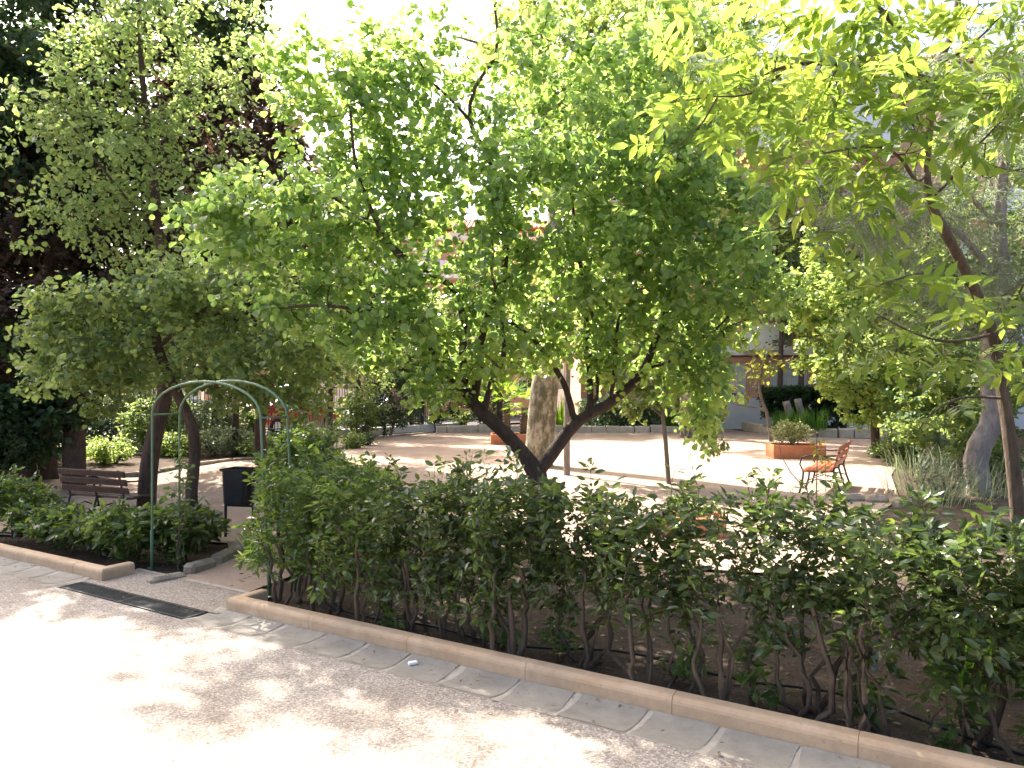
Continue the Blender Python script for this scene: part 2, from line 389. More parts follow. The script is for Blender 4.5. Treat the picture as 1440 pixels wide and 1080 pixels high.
def blades(name, label, cat, base, n, L, width, seed, mat='lf_strap', lean=.6, spreadr=.12, group=None, curl=.7, segs=5):
    rng = np.random.default_rng(seed); V = []; Lp = []; o = 0
    for k in range(n):
        a = rng.uniform(0, 2*math.pi); l = L*rng.uniform(.6, 1.1); le = lean*rng.uniform(.2, 1.2); r0 = spreadr*math.sqrt(rng.random()); a0 = a+rng.normal(0, .6)
        p = np.array([math.cos(a0)*r0, math.sin(a0)*r0, -.01]); th = math.pi/2-le*.4; wv = np.array([-math.sin(a), math.cos(a), 0])
        for i in range(segs+1):
            f = i/segs; wd = width*(1-f**2.2)*(.7+.3*min(1, f*4))+.0006
            V += [p-wv*wd/2, p+wv*wd/2]
            th -= curl*le*(1.2/segs)*(.5+f); p = p+np.array([math.cos(a)*math.cos(th), math.sin(a)*math.cos(th), math.sin(th)])*l/segs
        for i in range(segs): Lp.append((o+2*i, o+2*i+1, o+2*i+3, o+2*i+2))
        o += 2*(segs+1)
    me = mesh_np(name, np.array(V), np.array(Lp).ravel(), np.full(len(Lp), 4), False)
    ob = link(name, me, M[mat]); ob.location = base; return tag(ob, label, cat, group)
# ================================================================== SETTING
def ground_mats():
    m, t, o = nodes('aggregate_pavement')
    v = N(t, 'ShaderNodeTexVoronoi'); v.inputs['Scale'].default_value = 95; t.links.new(coords(t), v.inputs['Vector'])
    sep = N(t, 'ShaderNodeSeparateColor'); t.links.new(v.outputs['Color'], sep.inputs[0])
    c = ramp(t, sep.outputs[0], [(0, (.15, .125, .10)), (.35, (.26, .22, .178)), (.75, (.36, .315, .262)), (1, (.50, .455, .39))])
    c = mixc(t, c, (.24, .20, .17), ramp(t, noise(t, 60, 2), [(.4, (0, 0, 0)), (.7, (.6, .6, .6))]))
    c = mixc(t, c, mixc(t, c, (.8, .76, .72), 1.0, 'MULTIPLY'), ramp(t, noise(t, .9, 5), [(.4, (0, 0, 0)), (.65, (1, 1, 1))]))
    c = mixc(t, c, (.17, .135, .105), ramp(t, noise(t, 2.2, 8, .8), [(.58, (0, 0, 0)), (.72, (.55, .55, .55))]))
    c = mixc(t, c, (.08, .065, .055), ramp(t, noise(t, 7, 2, .4), [(.755, (0, 0, 0)), (.77, (.8, .8, .8))]))
    prin(t, o, c, .85, .25, bump(t, v.outputs['Distance'], .5, .006)); M['pave'] = m
    m, t, o = nodes('sandy_ground')
    c = ramp(t, noise(t, .8, 6), [(.3, (.27, .19, .14)), (.7, (.37, .275, .205))])
    c = mixc(t, c, (.22, .155, .11), ramp(t, noise(t, 9, 6, .75), [(.58, (0, 0, 0)), (.75, (.8, .8, .8))]))
    c = mixc(t, c, (.45, .36, .29), ramp(t, noise(t, 120, 3), [(.58, (0, 0, 0)), (.7, (.7, .7, .7))]))
    prin(t, o, c, .95, .1, bump(t, noise(t, 14, 8, .7), .6, .03)); M['sand'] = m
    m, t, o = nodes('garden_soil')
    c = ramp(t, noise(t, 3, 7, .7), [(.3, (.05, .034, .025)), (.7, (.12, .085, .06))])
    c = mixc(t, c, (.20, .15, .11), ramp(t, noise(t, 45, 4), [(.57, (0, 0, 0)), (.68, (.8, .8, .8))]))
    prin(t, o, c, .95, .1, bump(t, noise(t, 22, 8, .7), .9, .05)); M['soil'] = m
    M['kerb'] = varied('cream_kerb_stone', (.42, .285, .17), (.52, .37, .235), 4, .7, .3, .25, .004)
    def worn(name, a, b, c_, sc_):
        m, t, o = nodes(name)
        c = ramp(t, noise(t, sc_, 6, .65), [(.3, a), (.7, b)])
        c = mixc(t, c, c_, ramp(t, noise(t, 1.7, 6, .75), [(.50, (0, 0, 0)), (.70, (.75, .75, .75))]))
        c = mixc(t, c, tuple(x*.55 for x in a), ramp(t, noise(t, 38, 4, .7), [(.62, (0, 0, 0)), (.72, (.8, .8, .8))]))
        prin(t, o, c, .8, .25, bump(t, noise(t, 30, 7, .7), .5, .008)); return m
    M['kerb'] = worn('cream_kerb_stone', (.42, .285, .17), (.53, .385, .25), (.30, .225, .15), 5)
    M['slab'] = worn('grey_gutter_slab', (.20, .178, .145), (.28, .255, .21), (.33, .29, .23), 4)
    M['mortar'] = varied('pale_mortar', (.30, .265, .215), (.42, .375, .30), 12, .9, .2, .4, .006)
    M['edge'] = varied('rough_grey_stone', (.18, .145, .105), (.34, .29, .22), 8, .9, .2, .8, .02)
    M['cream_edge'] = varied('cream_edging', (.46, .36, .26), (.62, .52, .41), 5, .85, .2, .6, .02)
    M['asphalt'] = varied('asphalt', (.045, .045, .047), (.075, .073, .07), 30, .9, .2, .4, .01)
ground_mats()
def grid_mesh(name, xs, ys, zf):
    X, Y = np.meshgrid(xs, ys); Z = zf(X, Y); V = np.stack([X.ravel(), Y.ravel(), Z.ravel()], 1); nx, ny = len(xs), len(ys)
    i = (np.arange(ny-1)[:, None]*nx+np.arange(nx-1)[None]).ravel(); q = np.stack([i, i+1, i+nx+1, i+nx], 1)
    return mesh_np(name, V, q.ravel(), np.full(len(q), 4), True)
def bumps(X, Y): return .012*np.sin(X*3.1+Y*1.7)*np.sin(Y*2.3-X)+.008*np.sin(X*7.3)*np.cos(Y*6.1+X*2)
def tcoord(X, Y): return X*NX+(Y-4.84)*NY
xs = np.concatenate([[-700, -200, -80, -45], np.arange(-30, 30.01, .3), [45, 80, 200, 700]])
ys = np.concatenate([[-300, -80, -30, -15], np.arange(-6, 44.01, .3), [60, 100, 250, 900]])
def zground(X, Y):
    t = tcoord(X, Y); k = sstep((t-.1)/.6)
    return np.where(t < .1, -.05, -.03+k*(.0+bumps(X, Y)))+gz(X, Y)
o = link('ground', grid_mesh('ground', xs, ys, zground), M['soil']); o['kind'] = 'structure'
def sheet(name, poly, z, m, zf=None, step=.5):
    """a sheet over an XY polygon; a fine grid clipped to it when it must follow the ground"""
    import bmesh
    from mathutils.geometry import tessellate_polygon
    bm = bmesh.new()
    f = bm.faces.new([bm.verts.new((x, y, 0)) for x, y in poly])
    if zf is not None:
        x0, x1 = min(p[0] for p in poly), max(p[0] for p in poly); y0, y1 = min(p[1] for p in poly), max(p[1] for p in poly)
        for a, lo, hi in ((0, x0, x1), (1, y0, y1)):
            k = lo+step
            while k < hi:
                co = [0, 0, 0]; co[a] = k; no = [0, 0, 0]; no[a] = 1
                bmesh.ops.bisect_plane(bm, geom=bm.verts[:]+bm.edges[:]+bm.faces[:], plane_co=co, plane_no=no); k += step
    for v in bm.verts: v.co.z = z+(float(zf(v.co.x, v.co.y)) if zf else 0)
    bmesh.ops.recalc_face_normals(bm, faces=bm.faces)
    if sum(f.normal.z for f in bm.faces) < 0: bmesh.ops.reverse_faces(bm, faces=bm.faces)
    me = bpy.data.meshes.new(name); bm.to_mesh(me); bm.free()
    for p in me.polygons: p.use_smooth = True
    o = link(name, me, m); o['kind'] = 'structure'; return o
k = lambda s, t: K(s, t)[:2]
sheet('pavement', [k(-40, -30), k(40, -30), k(40, -.345), k(-40, -.345)], 0.0, M['pave'])
sheet('entrance_slab', [k(-4.86, -.10), k(-2.84, -.10), k(-2.84, .44), k(-4.86, .44)], .001, M['pave'])
sheet('drain_bed', [k(-4.86, -.345), k(-2.95, -.345), k(-2.95, -.10), k(-4.86, -.10)], -.035, M['asphalt'])
sheet('slab_margin', [k(-4.86, .44), k(-2.84, .44), k(-2.84, .49), k(-4.86, .49)], .004, M['mortar'])
# sandy court, winding down the entry path
court = [(-3.32, 7.32), (-2.45, 6.86), (-2.2, 7.6), (-1.9, 8.9), (-1.2, 9.5), (0, 8.75), (1.6, 7.9), (3.4, 7.3), (4.3, 8.2), (5.0, 10.5), (6.6, 12.6), (8.2, 16), (10.5, 20), (13.5, 24.5), (13.8, 27.2),
         (11.2, 28.6), (10.3, 30.6), (9.8, 34.4), (8.6, 34.4), (8.7, 31.3), (4, 31.2), (0, 31.6), (-3.4, 31.0), (-5.2, 27.5), (-5.3, 23.2), (-5.9, 20.6), (-7.4, 19.0), (-8.3, 16.6), (-10.5, 15.9), (-14, 14.6), (-16, 12), (-13, 11.3), (-9.5, 11.2), (-6.6, 10.2), (-4.6, 9.6), (-3.5, 9.1), (-3.15, 8.3)]
sheet('sand_court', court, .0, M['sand'], lambda x, y: gz(x, y)+bumps(x, y)*.5+.004*0-.0, .6)
# kerbs: rounded-top stones, with a short return at each side of the entrance
def kerb(name, path, wd=.12, h=.115, m='kerb', inner=+1):
    P = np.array(path, float); n = len(P); T = np.gradient(P, axis=0)
    mb = MB(); prof = [(0, -.06), (0, h-.040), (.004, h-.024), (.013, h-.010), (.026, h-.002), (.042, h), (wd-.02, h), (wd-.006, h-.008), (wd, h-.03), (wd, -.06)]
    offs = []
    for i in range(n):
        a = P[i]-P[i-1] if i > 0 else P[1]-P[0]; b = P[i+1]-P[i] if i < n-1 else a
        a = a/np.linalg.norm(a); b = b/np.linalg.norm(b); na = np.array([-a[1], a[0]])*inner; nb = np.array([-b[1], b[0]])*inner
        q = na+nb; q = q/np.linalg.norm(q); offs.append(q/max(.3, q.dot(na)))
    v = []; f = []; m_ = len(prof)
    for i in range(n):
        for (u, z) in prof: v.append((P[i][0]+offs[i][0]*u, P[i][1]+offs[i][1]*u, z))
    for i in range(n-1):
        for j in range(m_-1): f.append((i*m_+j, (i+1)*m_+j, (i+1)*m_+j+1, i*m_+j+1))
    f.append(tuple(range(m_))); f.append(tuple((n-1)*m_+j for j in range(m_-1, -1, -1)))
    mb.add(v, f); o = mb.build(name, M[m]); o['kind'] = 'structure'; return o
def stones(s0, s1, ln, gap=.003):           # kerb made of separate stones joined in one run
    out = []; s = s0
    while s < s1-.05: out.append((s, min(s+ln, s1)-gap)); s += ln
    return out
def kerb_run(name, s0, s1, ln, ret, first_ret):
    import bmesh
    runs = stones(s0, s1, ln); obs = []
    for i, (a, b) in enumerate(runs):
        rg = random.Random(int(a*100)); dz = rg.uniform(-.0015, .0015); dt = rg.uniform(-.001, .001)
        pts = [K(a, dt)[:2], K(b, dt)[:2]]
        if ret == 'start' and i == 0: pts = [K(a, .34)[:2]]+pts
        if ret == 'end' and i == len(runs)-1: pts = pts+[K(b, .34)[:2]]
        o = kerb(name, pts, h=.115+dz); obs.append(o)
    V = []; L = []; Tt = []; off = 0
    for o in obs:
        me = o.data; V += [tuple(v.co) for v in me.vertices]
        for p in me.polygons: L += [i+off for i in p.vertices]; Tt.append(len(p.vertices))
        off += len(me.vertices); bpy.data.objects.remove(o); bpy.data.meshes.remove(me)
    o = link(name, mesh_np(name, V, L, Tt), M['kerb']); o['kind'] = 'structure'; return o
kerb_run('kerb', -2.84, 9.0, .98, 'start', True)
kerb_run('kerb', -16.0, -4.70, .98, 'end', False)
# gutter: grey slabs with wide pale mortar joints, slightly dished
def gutter(s0, s1):
    mb = MB(); mm = MB(); s = s0; rg = random.Random(int(s0*10))
    while s < s1:
        ln = rg.uniform(.40, .46); e = min(s+ln, s1); g = .012+rg.random()*.014; sk = rg.uniform(-.03, .03); zt = [rg.uniform(-.002, .002) for _ in range(4)]
        v = []
        for j, (t, z) in enumerate(((-.335, .003), (-.20, -.012), (-.07, -.004), (-.004, .012))):
            dd = sk*(t+.17)/.17; w1 = rg.uniform(-.006, .006)
            v += [(*K(s+g+dd+w1, t)[:2], z+zt[j]), (*K(e-g+dd+w1, t)[:2], z+zt[j])]
        mb.add(v, [(2*j, 2*j+1, 2*j+3, 2*j+2) for j in range(3)]); s = e
    v = []
    for j, (t, z) in enumerate(((-.346, .0015), (-.20, -.016), (-.07, -.008), (0.02, .009))): v += [(*K(s0, t)[:2], z), (*K(s1, t)[:2], z)]
    mm.add(v, [(2*j, 2*j+1, 2*j+3, 2*j+2) for j in range(3)])
    o = mb.build('gutter', M['slab']); o['kind'] = 'structure'; o = mm.build('gutter_bed', M['mortar']); o['kind'] = 'structure'
gutter(-2.95, 9.0); gutter(-16, -4.86)
# drain grate
M['grate'] = varied('galvanised_grate', (.05, .05, .052), (.12, .12, .12), 20, .5, .5, .1, .002, .6)
g = thing('drain_grate', 'long dark metal drain grate set in the pavement across the park entrance', 'drain grate', K(-3.9, -.22))
def in_g(s, t, z): a = K(s, t, z); return (a[0]-g.location[0], a[1]-g.location[1], z)
ang = math.atan2(UY, UX)
mb = MB()
for t in (-.32, -.12): mb.box(in_g(-3.9, t, -.009), (1.88, .012, .022), ang)
mb.box(in_g(-4.84, -.22, -.009), (.012, .19, .021), ang); mb.box(in_g(-2.96, -.22, -.009), (.012, .19, .021), ang); mb.box(in_g(-3.9, -.22, -.011), (.02, .19, .018), ang)
mb.build('frame', M['grate'], g)
mb = MB()
for i in range(74):
    s = -4.825+i*.0252
    if abs(s+3.9) > .014: mb.box(in_g(s, -.22, -.011), (.007, .186, .016), ang)
for t in (-.26, -.18): mb.box(in_g(-3.9, t, -.0185), (1.84, .005, .006), ang)
mb.build('bars', M['grate'], g)
# road and far pavement on the street side
FA = np.array([-14.5, 18.2]); FB = np.array([-2.2, 35.0]); FD = (FB-FA)/np.linalg.norm(FB-FA); FN = np.array([-FD[1], FD[0]])
def ft(a, b): p = FA+FD*a+FN*b; return (p[0], p[1])
sheet('street_pavement', [ft(-30, .3), ft(40, .3), ft(40, 2.2), ft(-30, 2.2)], .06, M['asphalt'])
sheet('road', [ft(-30, 2.2), ft(40, 2.2), ft(40, 9.5), ft(-30, 9.5)], .03, M['asphalt'])
sheet('far_pavement', [ft(-30, 9.5), ft(40, 9.5), ft(40, 12), ft(-30, 12)], .10, varied('grey_paving', (.2, .19, .18), (.3, .29, .27), 4))

# ------------------------------------------------------------------ edgings and low walls
def stone_row(pts, wd, h, m, seed, ln=.5, z0=-.08, jit=.02):
    rg = random.Random(seed); mb = MB(); Q = sub([(x, y, 0) for x, y in pts], ln)
    for a, b in zip(Q[:-1], Q[1:]):
        c = (a+b)/2; d = b-a; L = np.linalg.norm(d); hh = h*rg.uniform(.8, 1.1)
        z = float(gz(c[0], c[1]))
        mb.box((c[0]+rg.uniform(-jit, jit), c[1]+rg.uniform(-jit, jit), z+(hh+z0)/2), (L*.96, wd*rg.uniform(.85, 1.1), hh-z0), math.atan2(d[1], d[0])+rg.uniform(-.04, .04), bev=.025)
    return mb
stone_row([(-8.9, 16.55), (-8.2, 17.3), (-7.3, 19.3), (-5.8, 20.9), (-5.3, 23), (-5.2, 27), (-3.4, 31.1)], .16, .07, 'edge', 3, .8).build('court_edging', M['edge'])['kind'] = 'structure'
tag(stone_row([(-3.2, 31.3), (0, 31.9), (4, 31.5), (8.5, 31.5)], .3, .3, 'cream_edge', 4, .55).build('stone_edging_wall', M['cream_edge']), 'low cream stone edging wall along the back bed of the sandy court', 'low wall')
tag(stone_row([(10.6, 33.6), (10.6, 31.4), (10.75, 29.9), (11.4, 29.0), (12.6, 28.6), (15, 28.0), (18, 27)], .34, .34, 'cream_edge', 5, .5, jit=.04).build('curved_stone_wall', M['cream_edge']), 'curved low rough stone wall round the bed of the clipped dark hedge', 'low wall')
def edging_stone(x, y, l, wd, h, rz, label, seed):
    rg = random.Random(seed); mb = MB(); mb.box((0, 0, h/2-.06), (l, wd, h+.12), 0, bev=.03)
    o = mb.build('edging_stone', M['edge']); o.location = (x, y, 0); o.rotation_euler = (R(rg.uniform(-3, 3)), R(rg.uniform(-3, 3)), rz)
    return tag(o, label, 'edging stone', 'rough stones edging the entry path')
edging_stone(-3.42, 7.33, .36, .13, .05, R(50), 'rough grey edging stone beside the entry path, nearest the entrance slab', 1)
edging_stone(-3.26, 7.73, .38, .14, .09, R(74), 'rough grey edging stone in the middle of the entry path row', 2)
edging_stone(-3.19, 8.18, .38, .14, .09, R(85), 'lighter rough edging stone third along the entry path', 3)
edging_stone(-3.12, 8.66, .38, .14, .08, R(80), 'rough edging stone at the far end of the row below the litter bin', 4)
for i, (px, py, l, rz) in enumerate(((1196, 697, .75, 8), (1232, 699, .6, -12), (1268, 703, .55, 15))):
    Y = 1976/(py+6-545); mb = MB(); l *= .6; mb.box((0, 0, .0), (l, .30, .18), 0, bev=.05); mb.box((.04, .02, .08), (l*.6, .2, .06), .2, bev=.028)
    o = mb.build('flat_stone', M['edge']); o.location = ((px-720)/F*Y, Y, 0); o.rotation_euler = (0, R(3), R(rz))
    tag(o, ('flat grey stone on the sand just below the right bench leg', 'middle flat grey stone on the sand right of the bench', 'flat grey stone on the sand nearest the feathery shrubs')[i], 'stone', 'flat stones by the red bench')

# ------------------------------------------------------------------ garden arch
M['green_lit'] = varied('sunlit_green_paint', (.06, .115, .06), (.11, .175, .095), 9, .55, .4, .15, .003)  # sunlight on the arch tubes is put into this paler green
M['green_dark'] = varied('dark_green_paint', (.03, .075, .035), (.05, .12, .06), 9, .5, .4, .15, .003)  # unlit copy of the arch green, for the lower posts
ar = thing('garden_arch', 'green metal garden arch standing over the park entrance beside the hedge', 'garden arch', K(-3.78, .47, 0))
def arch_hoop(t, name, sa, sb, hs, ha, mat):
    a = np.array(K(sa, t)); b = np.array(K(sb, t)); c = (a+b)/2; lean = (b-a)/np.linalg.norm(b-a)*.12; b2 = b-lean; pts = [a+np.array([0, 0, z]) for z in np.linspace(-.05, hs, 6)]; c = (a+b2)/2
    for k in range(1, 14):
        th = math.pi-k*math.pi/14; x = math.cos(th); z = math.sin(th)
        pts.append(c+(b2-a)/2*x+np.array([0, 0, hs+(ha-hs)*z]))
    pts += [b-lean*max(0, z)/hs+np.array([0, 0, z]) for z in np.linspace(hs, -.05, 6)]
    pts = np.array(pts)-np.array(ar.location)
    MB().tube(pts, .0125, 8).build(name, mat, ar, True)
arch_hoop(.50, 'hoop', -4.66, -2.89, 1.64, 1.96, M['green_lit'])
arch_hoop(.80, 'hoop', -4.64, -2.87, 1.62, 1.97, M['green_lit'])
for s_, z in ((-4.65, 1.62), (-3.0, 1.62)):
    p = np.array([K(s_, .50, z), K(s_+.01, .80, z)])-np.array(ar.location); MB().tube(p, .010, 6).build('crossbar', M['green_lit'], ar, True)
for s_, t_ in ((-4.66, .5), (-2.89, .5), (-4.64, .80), (-2.87, .80)):
    p = np.array([K(s_, t_, -.05), K(s_, t_, .42)])-np.array(ar.location); MB().tube(p, .018, 8).build('ground_sleeve', M['green_dark'], ar, True)

# ------------------------------------------------------------------ benches
M['iron'] = varied('dark_iron', (.02, .02, .022), (.05, .045, .045), 12, .5, .5, .2, .003, .3)
M['wood_dark'] = varied('dark_brown_slat', (.045, .025, .018), (.09, .05, .035), 14, .6, .35, .2, .004)
M['wood_red'] = varied('red_brown_slat', (.40, .11, .05), (.56, .18, .09), 14, .45, .4, .2, .004)
def bench(label, loc, rz, wood, L=1.8):
    b = thing('park_bench', label, 'bench', loc, rz)
    # x along the bench, the sitter faces -y
    for i in range(5): MB().box((0, -.20+i*.098, .44-.010*abs(i-2.5)), (L, .082, .035), bev=.008).build('seat_slat', wood, b)
    for i in range(3):
        z = .55+i*.135; y = .28+(z-.45)*.26; Mx = Matrix.Rotation(R(-14), 3, 'X')
        MB().box((0, y, z), (L, .030, .105), M=Mx, bev=.008).build('back_slat', wood, b)
    for x in (-L/2+.14, 0, L/2-.14):
        mb = MB(); w_ = .022
        mb.tube([(x, .40, 0), (x, .33, .2), (x, .27, .42), (x, .32, .62), (x, .39, .88)], .018, 6)
        mb.tube([(x, -.30, 0), (x, -.25, .2), (x, -.23, .40)], .018, 6)
        mb.tube([(x, -.24, .405), (x, -.05, .395), (x, .12, .40), (x, .27, .415)], .016, 6)
        mb.tube([(x, -.26, .15), (x, 0, .27), (x, .31, .22)], .011, 6)
        if x: mb.tube([(x, -.24, .41), (x, -.29, .52), (x, -.26, .64), (x, -.15, .68), (x, .05, .67), (x, .34, .70)], .014, 6)
        mb.build('frame', M['iron'], b, True)
    return b
bench('dark brown slatted bench seen from behind under the left trees', (-6.66, 12.3, float(gz(-7, 12.4))+.03), R(158), M['wood_dark'], 1.5)
bench('red brown slatted bench on curved iron legs in the sunny court', (5.82, 13.85, 0.0), R(-120), M['wood_red'], 1.8)

# ------------------------------------------------------------------ litter bin
lb = thing('litter_bin', 'black metal litter bin on two posts beside the entry path', 'litter bin', (-3.5, 9.5, 0), R(-14))
M['black'] = varied('black_paint', (.006, .006, .006), (.014, .014, .014), 6, .6, .3, .1, .003)
def taper_box(w0, d0, w1, d1, z0, z1, r=.04, th=.012):
    mb = MB(); rings = []
    for (w_, d_, z) in ((w0-.05, d0-.05, z0), (w0, d0, z0+.02), (w1, d1, z1), (w1-2*th, d1-2*th, z1), (w0-2*th, d0-2*th, z0+.03)):
        pts = []
        for (sx, sy, a0) in ((1, 1, 0), (-1, 1, 90), (-1, -1, 180), (1, -1, 270)):
            for q in (0, 45, 90): a = R(a0+q); pts.append((sx*(w_/2-r)+r*math.cos(a), sy*(d_/2-r)+r*math.sin(a), z))
        rings.append(pts)
    v = [p for rg in rings for p in rg]; n = 12; f = []
    for i in range(4):
        for j in range(n): f.append((i*n+j, i*n+(j+1) % n, (i+1)*n+(j+1) % n, (i+1)*n+j))
    f.append(tuple(range(n-1, -1, -1))); f.append(tuple(4*n+j for j in range(n)))
    return mb.add(v, f)
taper_box(.32, .25, .35, .28, .40, .86).build('bucket', M['black'], lb)
MB().box((0, 0, .385), (.36, .03, .025)).build('support_bar', M['iron'], lb)
for x in (-.20, .20): MB().tube([(x, 0, -.05), (x, 0, .80)], .018, 8).build('post', M['iron'], lb, True)
mb = MB(); mb.box((0, -.145, .852), (.37, .012, .03)); mb.box((0, .145, .852), (.37, .012, .03)); mb.box((-.18, 0, .852), (.010, .278, .028)); mb.box((.18, 0, .852), (.010, .278, .028)); mb.build('rim', M['black'], lb)

# ------------------------------------------------------------------ orange planters and their plants
M['terracotta'] = varied('orange_planter', (.46, .16, .07), (.58, .24, .12), 5, .75, .25, .2, .004)
def planter(label, x, y, rz, L=1.25, wd=1.0, h=.36):
    p = thing('planter_box', label, 'planter', (x, y, 0), rz); mb = MB(); th = .06
    mb.box((0, -wd/2+th/2, h/2-.02), (L, th, h+.04), bev=.012); mb.box((0, wd/2-th/2, h/2-.02), (L, th, h+.04), bev=.012)
    mb.box((-L/2+th/2, 0, h/2-.022), (th, wd-2*th, h+.034)); mb.box((L/2-th/2, 0, h/2-.022), (th, wd-2*th, h+.034))
    mb.build('walls', M['terracotta'], p); MB().box((0, 0, h*.4), (L-2*th, wd-2*th, h*.72)).build('soil', M['soil'], p); return p
Yp = 20.2; planter('long orange planter box with a cream variegated shrub near the red bench', (1118-720)/F*Yp, Yp, R(-7), 1.35)
Yq = 25.2; planter('orange planter box holding two small palms behind the plane trunk', (721-720)/F*Yq, Yq, R(3), 1.5, 1.1, .34)
Yr = 9.7; planter('orange planter box glimpsed through the middle of the hedge', (972-720)/F*Yr, Yr, R(-12), .85, .6, .24)
shrub('variegated_shrub', 'cream and green variegated shrub filling the planter by the red bench', 'shrub', ((1112-720)/F*Yp, Yp, .25), (.55, .4), .75, 7, 120, dict(n=1500, size=.075, kind='diamond', mat='lf_varieg', scatter=.04), 11, z0=.15)
shrub('leafy_plant', 'small leafy bush growing in the planter glimpsed through the hedge', 'shrub', ((972-720)/F*Yr, Yr, .1), (.3, .2), .4, 5, 50, dict(n=380, size=.07, kind='ellip', mat='lf_mid', scatter=.03), 12, z0=.3)
def palm(label, x, y, z, h, seed, nf=16, L=.85, lean=(.05, 0), r0=.11):
    rng = np.random.default_rng(seed); p = thing('palm', label, 'palm', (x, y, z)); mb = MB()
    n = 22; pts = [(lean[0]*(i/n)*h, lean[1]*(i/n)*h, h*i/n-.03) for i in range(n+1)]; rr = [r0*(1.0+.16*(i % 2))*(1-.1*i/n) for i in range(n+1)]
    mb.tube(pts, rr, 10); mb.build('trunk', M['bark_brown'], p, False)
    V = []; Q = []; o = 0; top = np.array(pts[-1])
    for k in range(nf):
        a = k*2.4+rng.normal(0, .2); el = rng.uniform(-.25, 1.25); l = L*rng.uniform(.55, .75); d = np.array([math.cos(a)*math.cos(el), math.sin(a)*math.cos(el), math.sin(el)])
        tip = top+d*l; side = nrm(np.cross(d, [0, 0, 1.0])+1e-6); up = np.cross(side, d)
        V += [top-side*.007, top+side*.007, tip+side*.005, tip-side*.005]; Q.append((o, o+1, o+2, o+3)); o += 4
        for j in range(18):                 # fan of narrow segments
            b = (j-8.5)/8.5*1.75; dd = nrm(d*math.cos(b)+side*math.sin(b)+up*.12*rng.normal()+np.array([0, 0, -.16])); sd2 = nrm(np.cross(dd, up)); ll = L*.52*rng.uniform(.85, 1.05)*(1-.12*abs(b))
            V += [tip-sd2*.006, tip+dd*ll*.5-sd2*.018, tip+dd*ll+np.array([0, 0, -.05*ll]), tip+dd*ll*.5+sd2*.018]; Q.append((o, o+1, o+2, o+3)); o += 4
    link('fronds', mesh_np('fronds', np.array(V), np.array(Q).ravel(), np.full(len(Q), 4)), M['lf_palm'], p); return p
palm('small fan palm with a leaning trunk, left one in the orange planter', (718-720)/F*Yq-.12, Yq, .3, 1.15, 1, 18, 1.0, (-.03, 0), .13)
palm('small fan palm, shorter right one in the orange planter', (735-720)/F*Yq, Yq+.15, .3, .95, 2, 15, .8, (.08, 0), .13)

# ------------------------------------------------------------------ buildings
def brick():
    m, t, o = nodes('brick_wall'); b = N(t, 'ShaderNodeTexBrick'); mp = N(t, 'ShaderNodeMapping'); mp.inputs['Rotation'].default_value = (R(-90), 0, 0)
    t.links.new(coords(t), mp.inputs[0]); t.links.new(mp.outputs[0], b.inputs['Vector'])
    b.inputs['Color1'].default_value = (.52, .22, .12, 1); b.inputs['Color2'].default_value = (.62, .29, .17, 1); b.inputs['Mortar'].default_value = (.55, .45, .37, 1)
    b.inputs['Scale'].default_value = 1; b.inputs['Brick Width'].default_value = .25; b.inputs['Row Height'].default_value = .07; b.inputs['Mortar Size'].default_value = .010
    c = mixc(t, b.outputs['Color'], (.46, .22, .14), ramp(t, noise(t, .7, 4), [(.4, (0, 0, 0)), (.7, (.5, .5, .5))]))
    prin(t, o, c, .85, .2); return m
M['brick'] = brick()
M['white'] = varied('white_render', (.76, .75, .73), (.85, .84, .82), 2, .7, .3, .1, .003)
M['plinth'] = varied('grey_plinth', (.56, .52, .49), (.66, .62, .58), 1.5, .85, .2, .3, .01)
M['shutter'] = varied('white_shutter', (.58, .56, .52), (.70, .68, .63), 3, .5, .4, .1, .003)
M['tile'] = varied('roof_tile', (.34, .13, .07), (.50, .22, .13), 8, .85, .2, .6, .03)
M['teal'] = varied('teal_awning_cloth', (.02, .22, .24), (.04, .30, .31), 4, .8)
M['metal_w'] = varied('white_bars', (.6, .6, .58), (.75, .74, .7), 3, .4, .5)
m, t, o = nodes('window_glass'); prin(t, o, (.03, .035, .04), .08, .8); M['glass'] = m
def facade(b, x0, x1, y, z0, z1, openings, depth, m, yback):
    xs_ = sorted({x0, x1, *[a for q in openings for a in (q[0], q[1])]}); zs = sorted({z0, z1, *[a for q in openings for a in (q[2], q[3])]})
    mb = MB()
    for i in range(len(xs_)-1):
        for j in range(len(zs)-1):
            cx, cz = (xs_[i]+xs_[i+1])/2, (zs[j]+zs[j+1])/2
            if any(q[0] < cx < q[1] and q[2] < cz < q[3] for q in openings): continue
            mb.add([(xs_[i], y, zs[j]), (xs_[i+1], y, zs[j]), (xs_[i+1], y, zs[j+1]), (xs_[i], y, zs[j+1])], [(0, 1, 2, 3)])
    for (a, c, e, g_) in openings:
        for (p, q) in (((a, e), (a, g_)), ((c, g_), (c, e)), ((a, g_), (c, g_)), ((c, e), (a, e))):
            mb.add([(p[0], y, p[1]), (q[0], y, q[1]), (q[0], y+depth, q[1]), (p[0], y+depth, p[1])], [(0, 1, 2, 3)])
    mb.add([(x0, y, z0), (x0, yback, z0), (x0, yback, z1), (x0, y, z1)], [(0, 1, 2, 3)])
    mb.add([(x1, y, z0), (x1, yback, z0), (x1, yback, z1), (x1, y, z1)], [(3, 2, 1, 0)])
    mb.add([(x0, yback, z0), (x1, yback, z0), (x1, yback, z1), (x0, yback, z1)], [(3, 2, 1, 0)])
    return mb.build('wall', m, b)
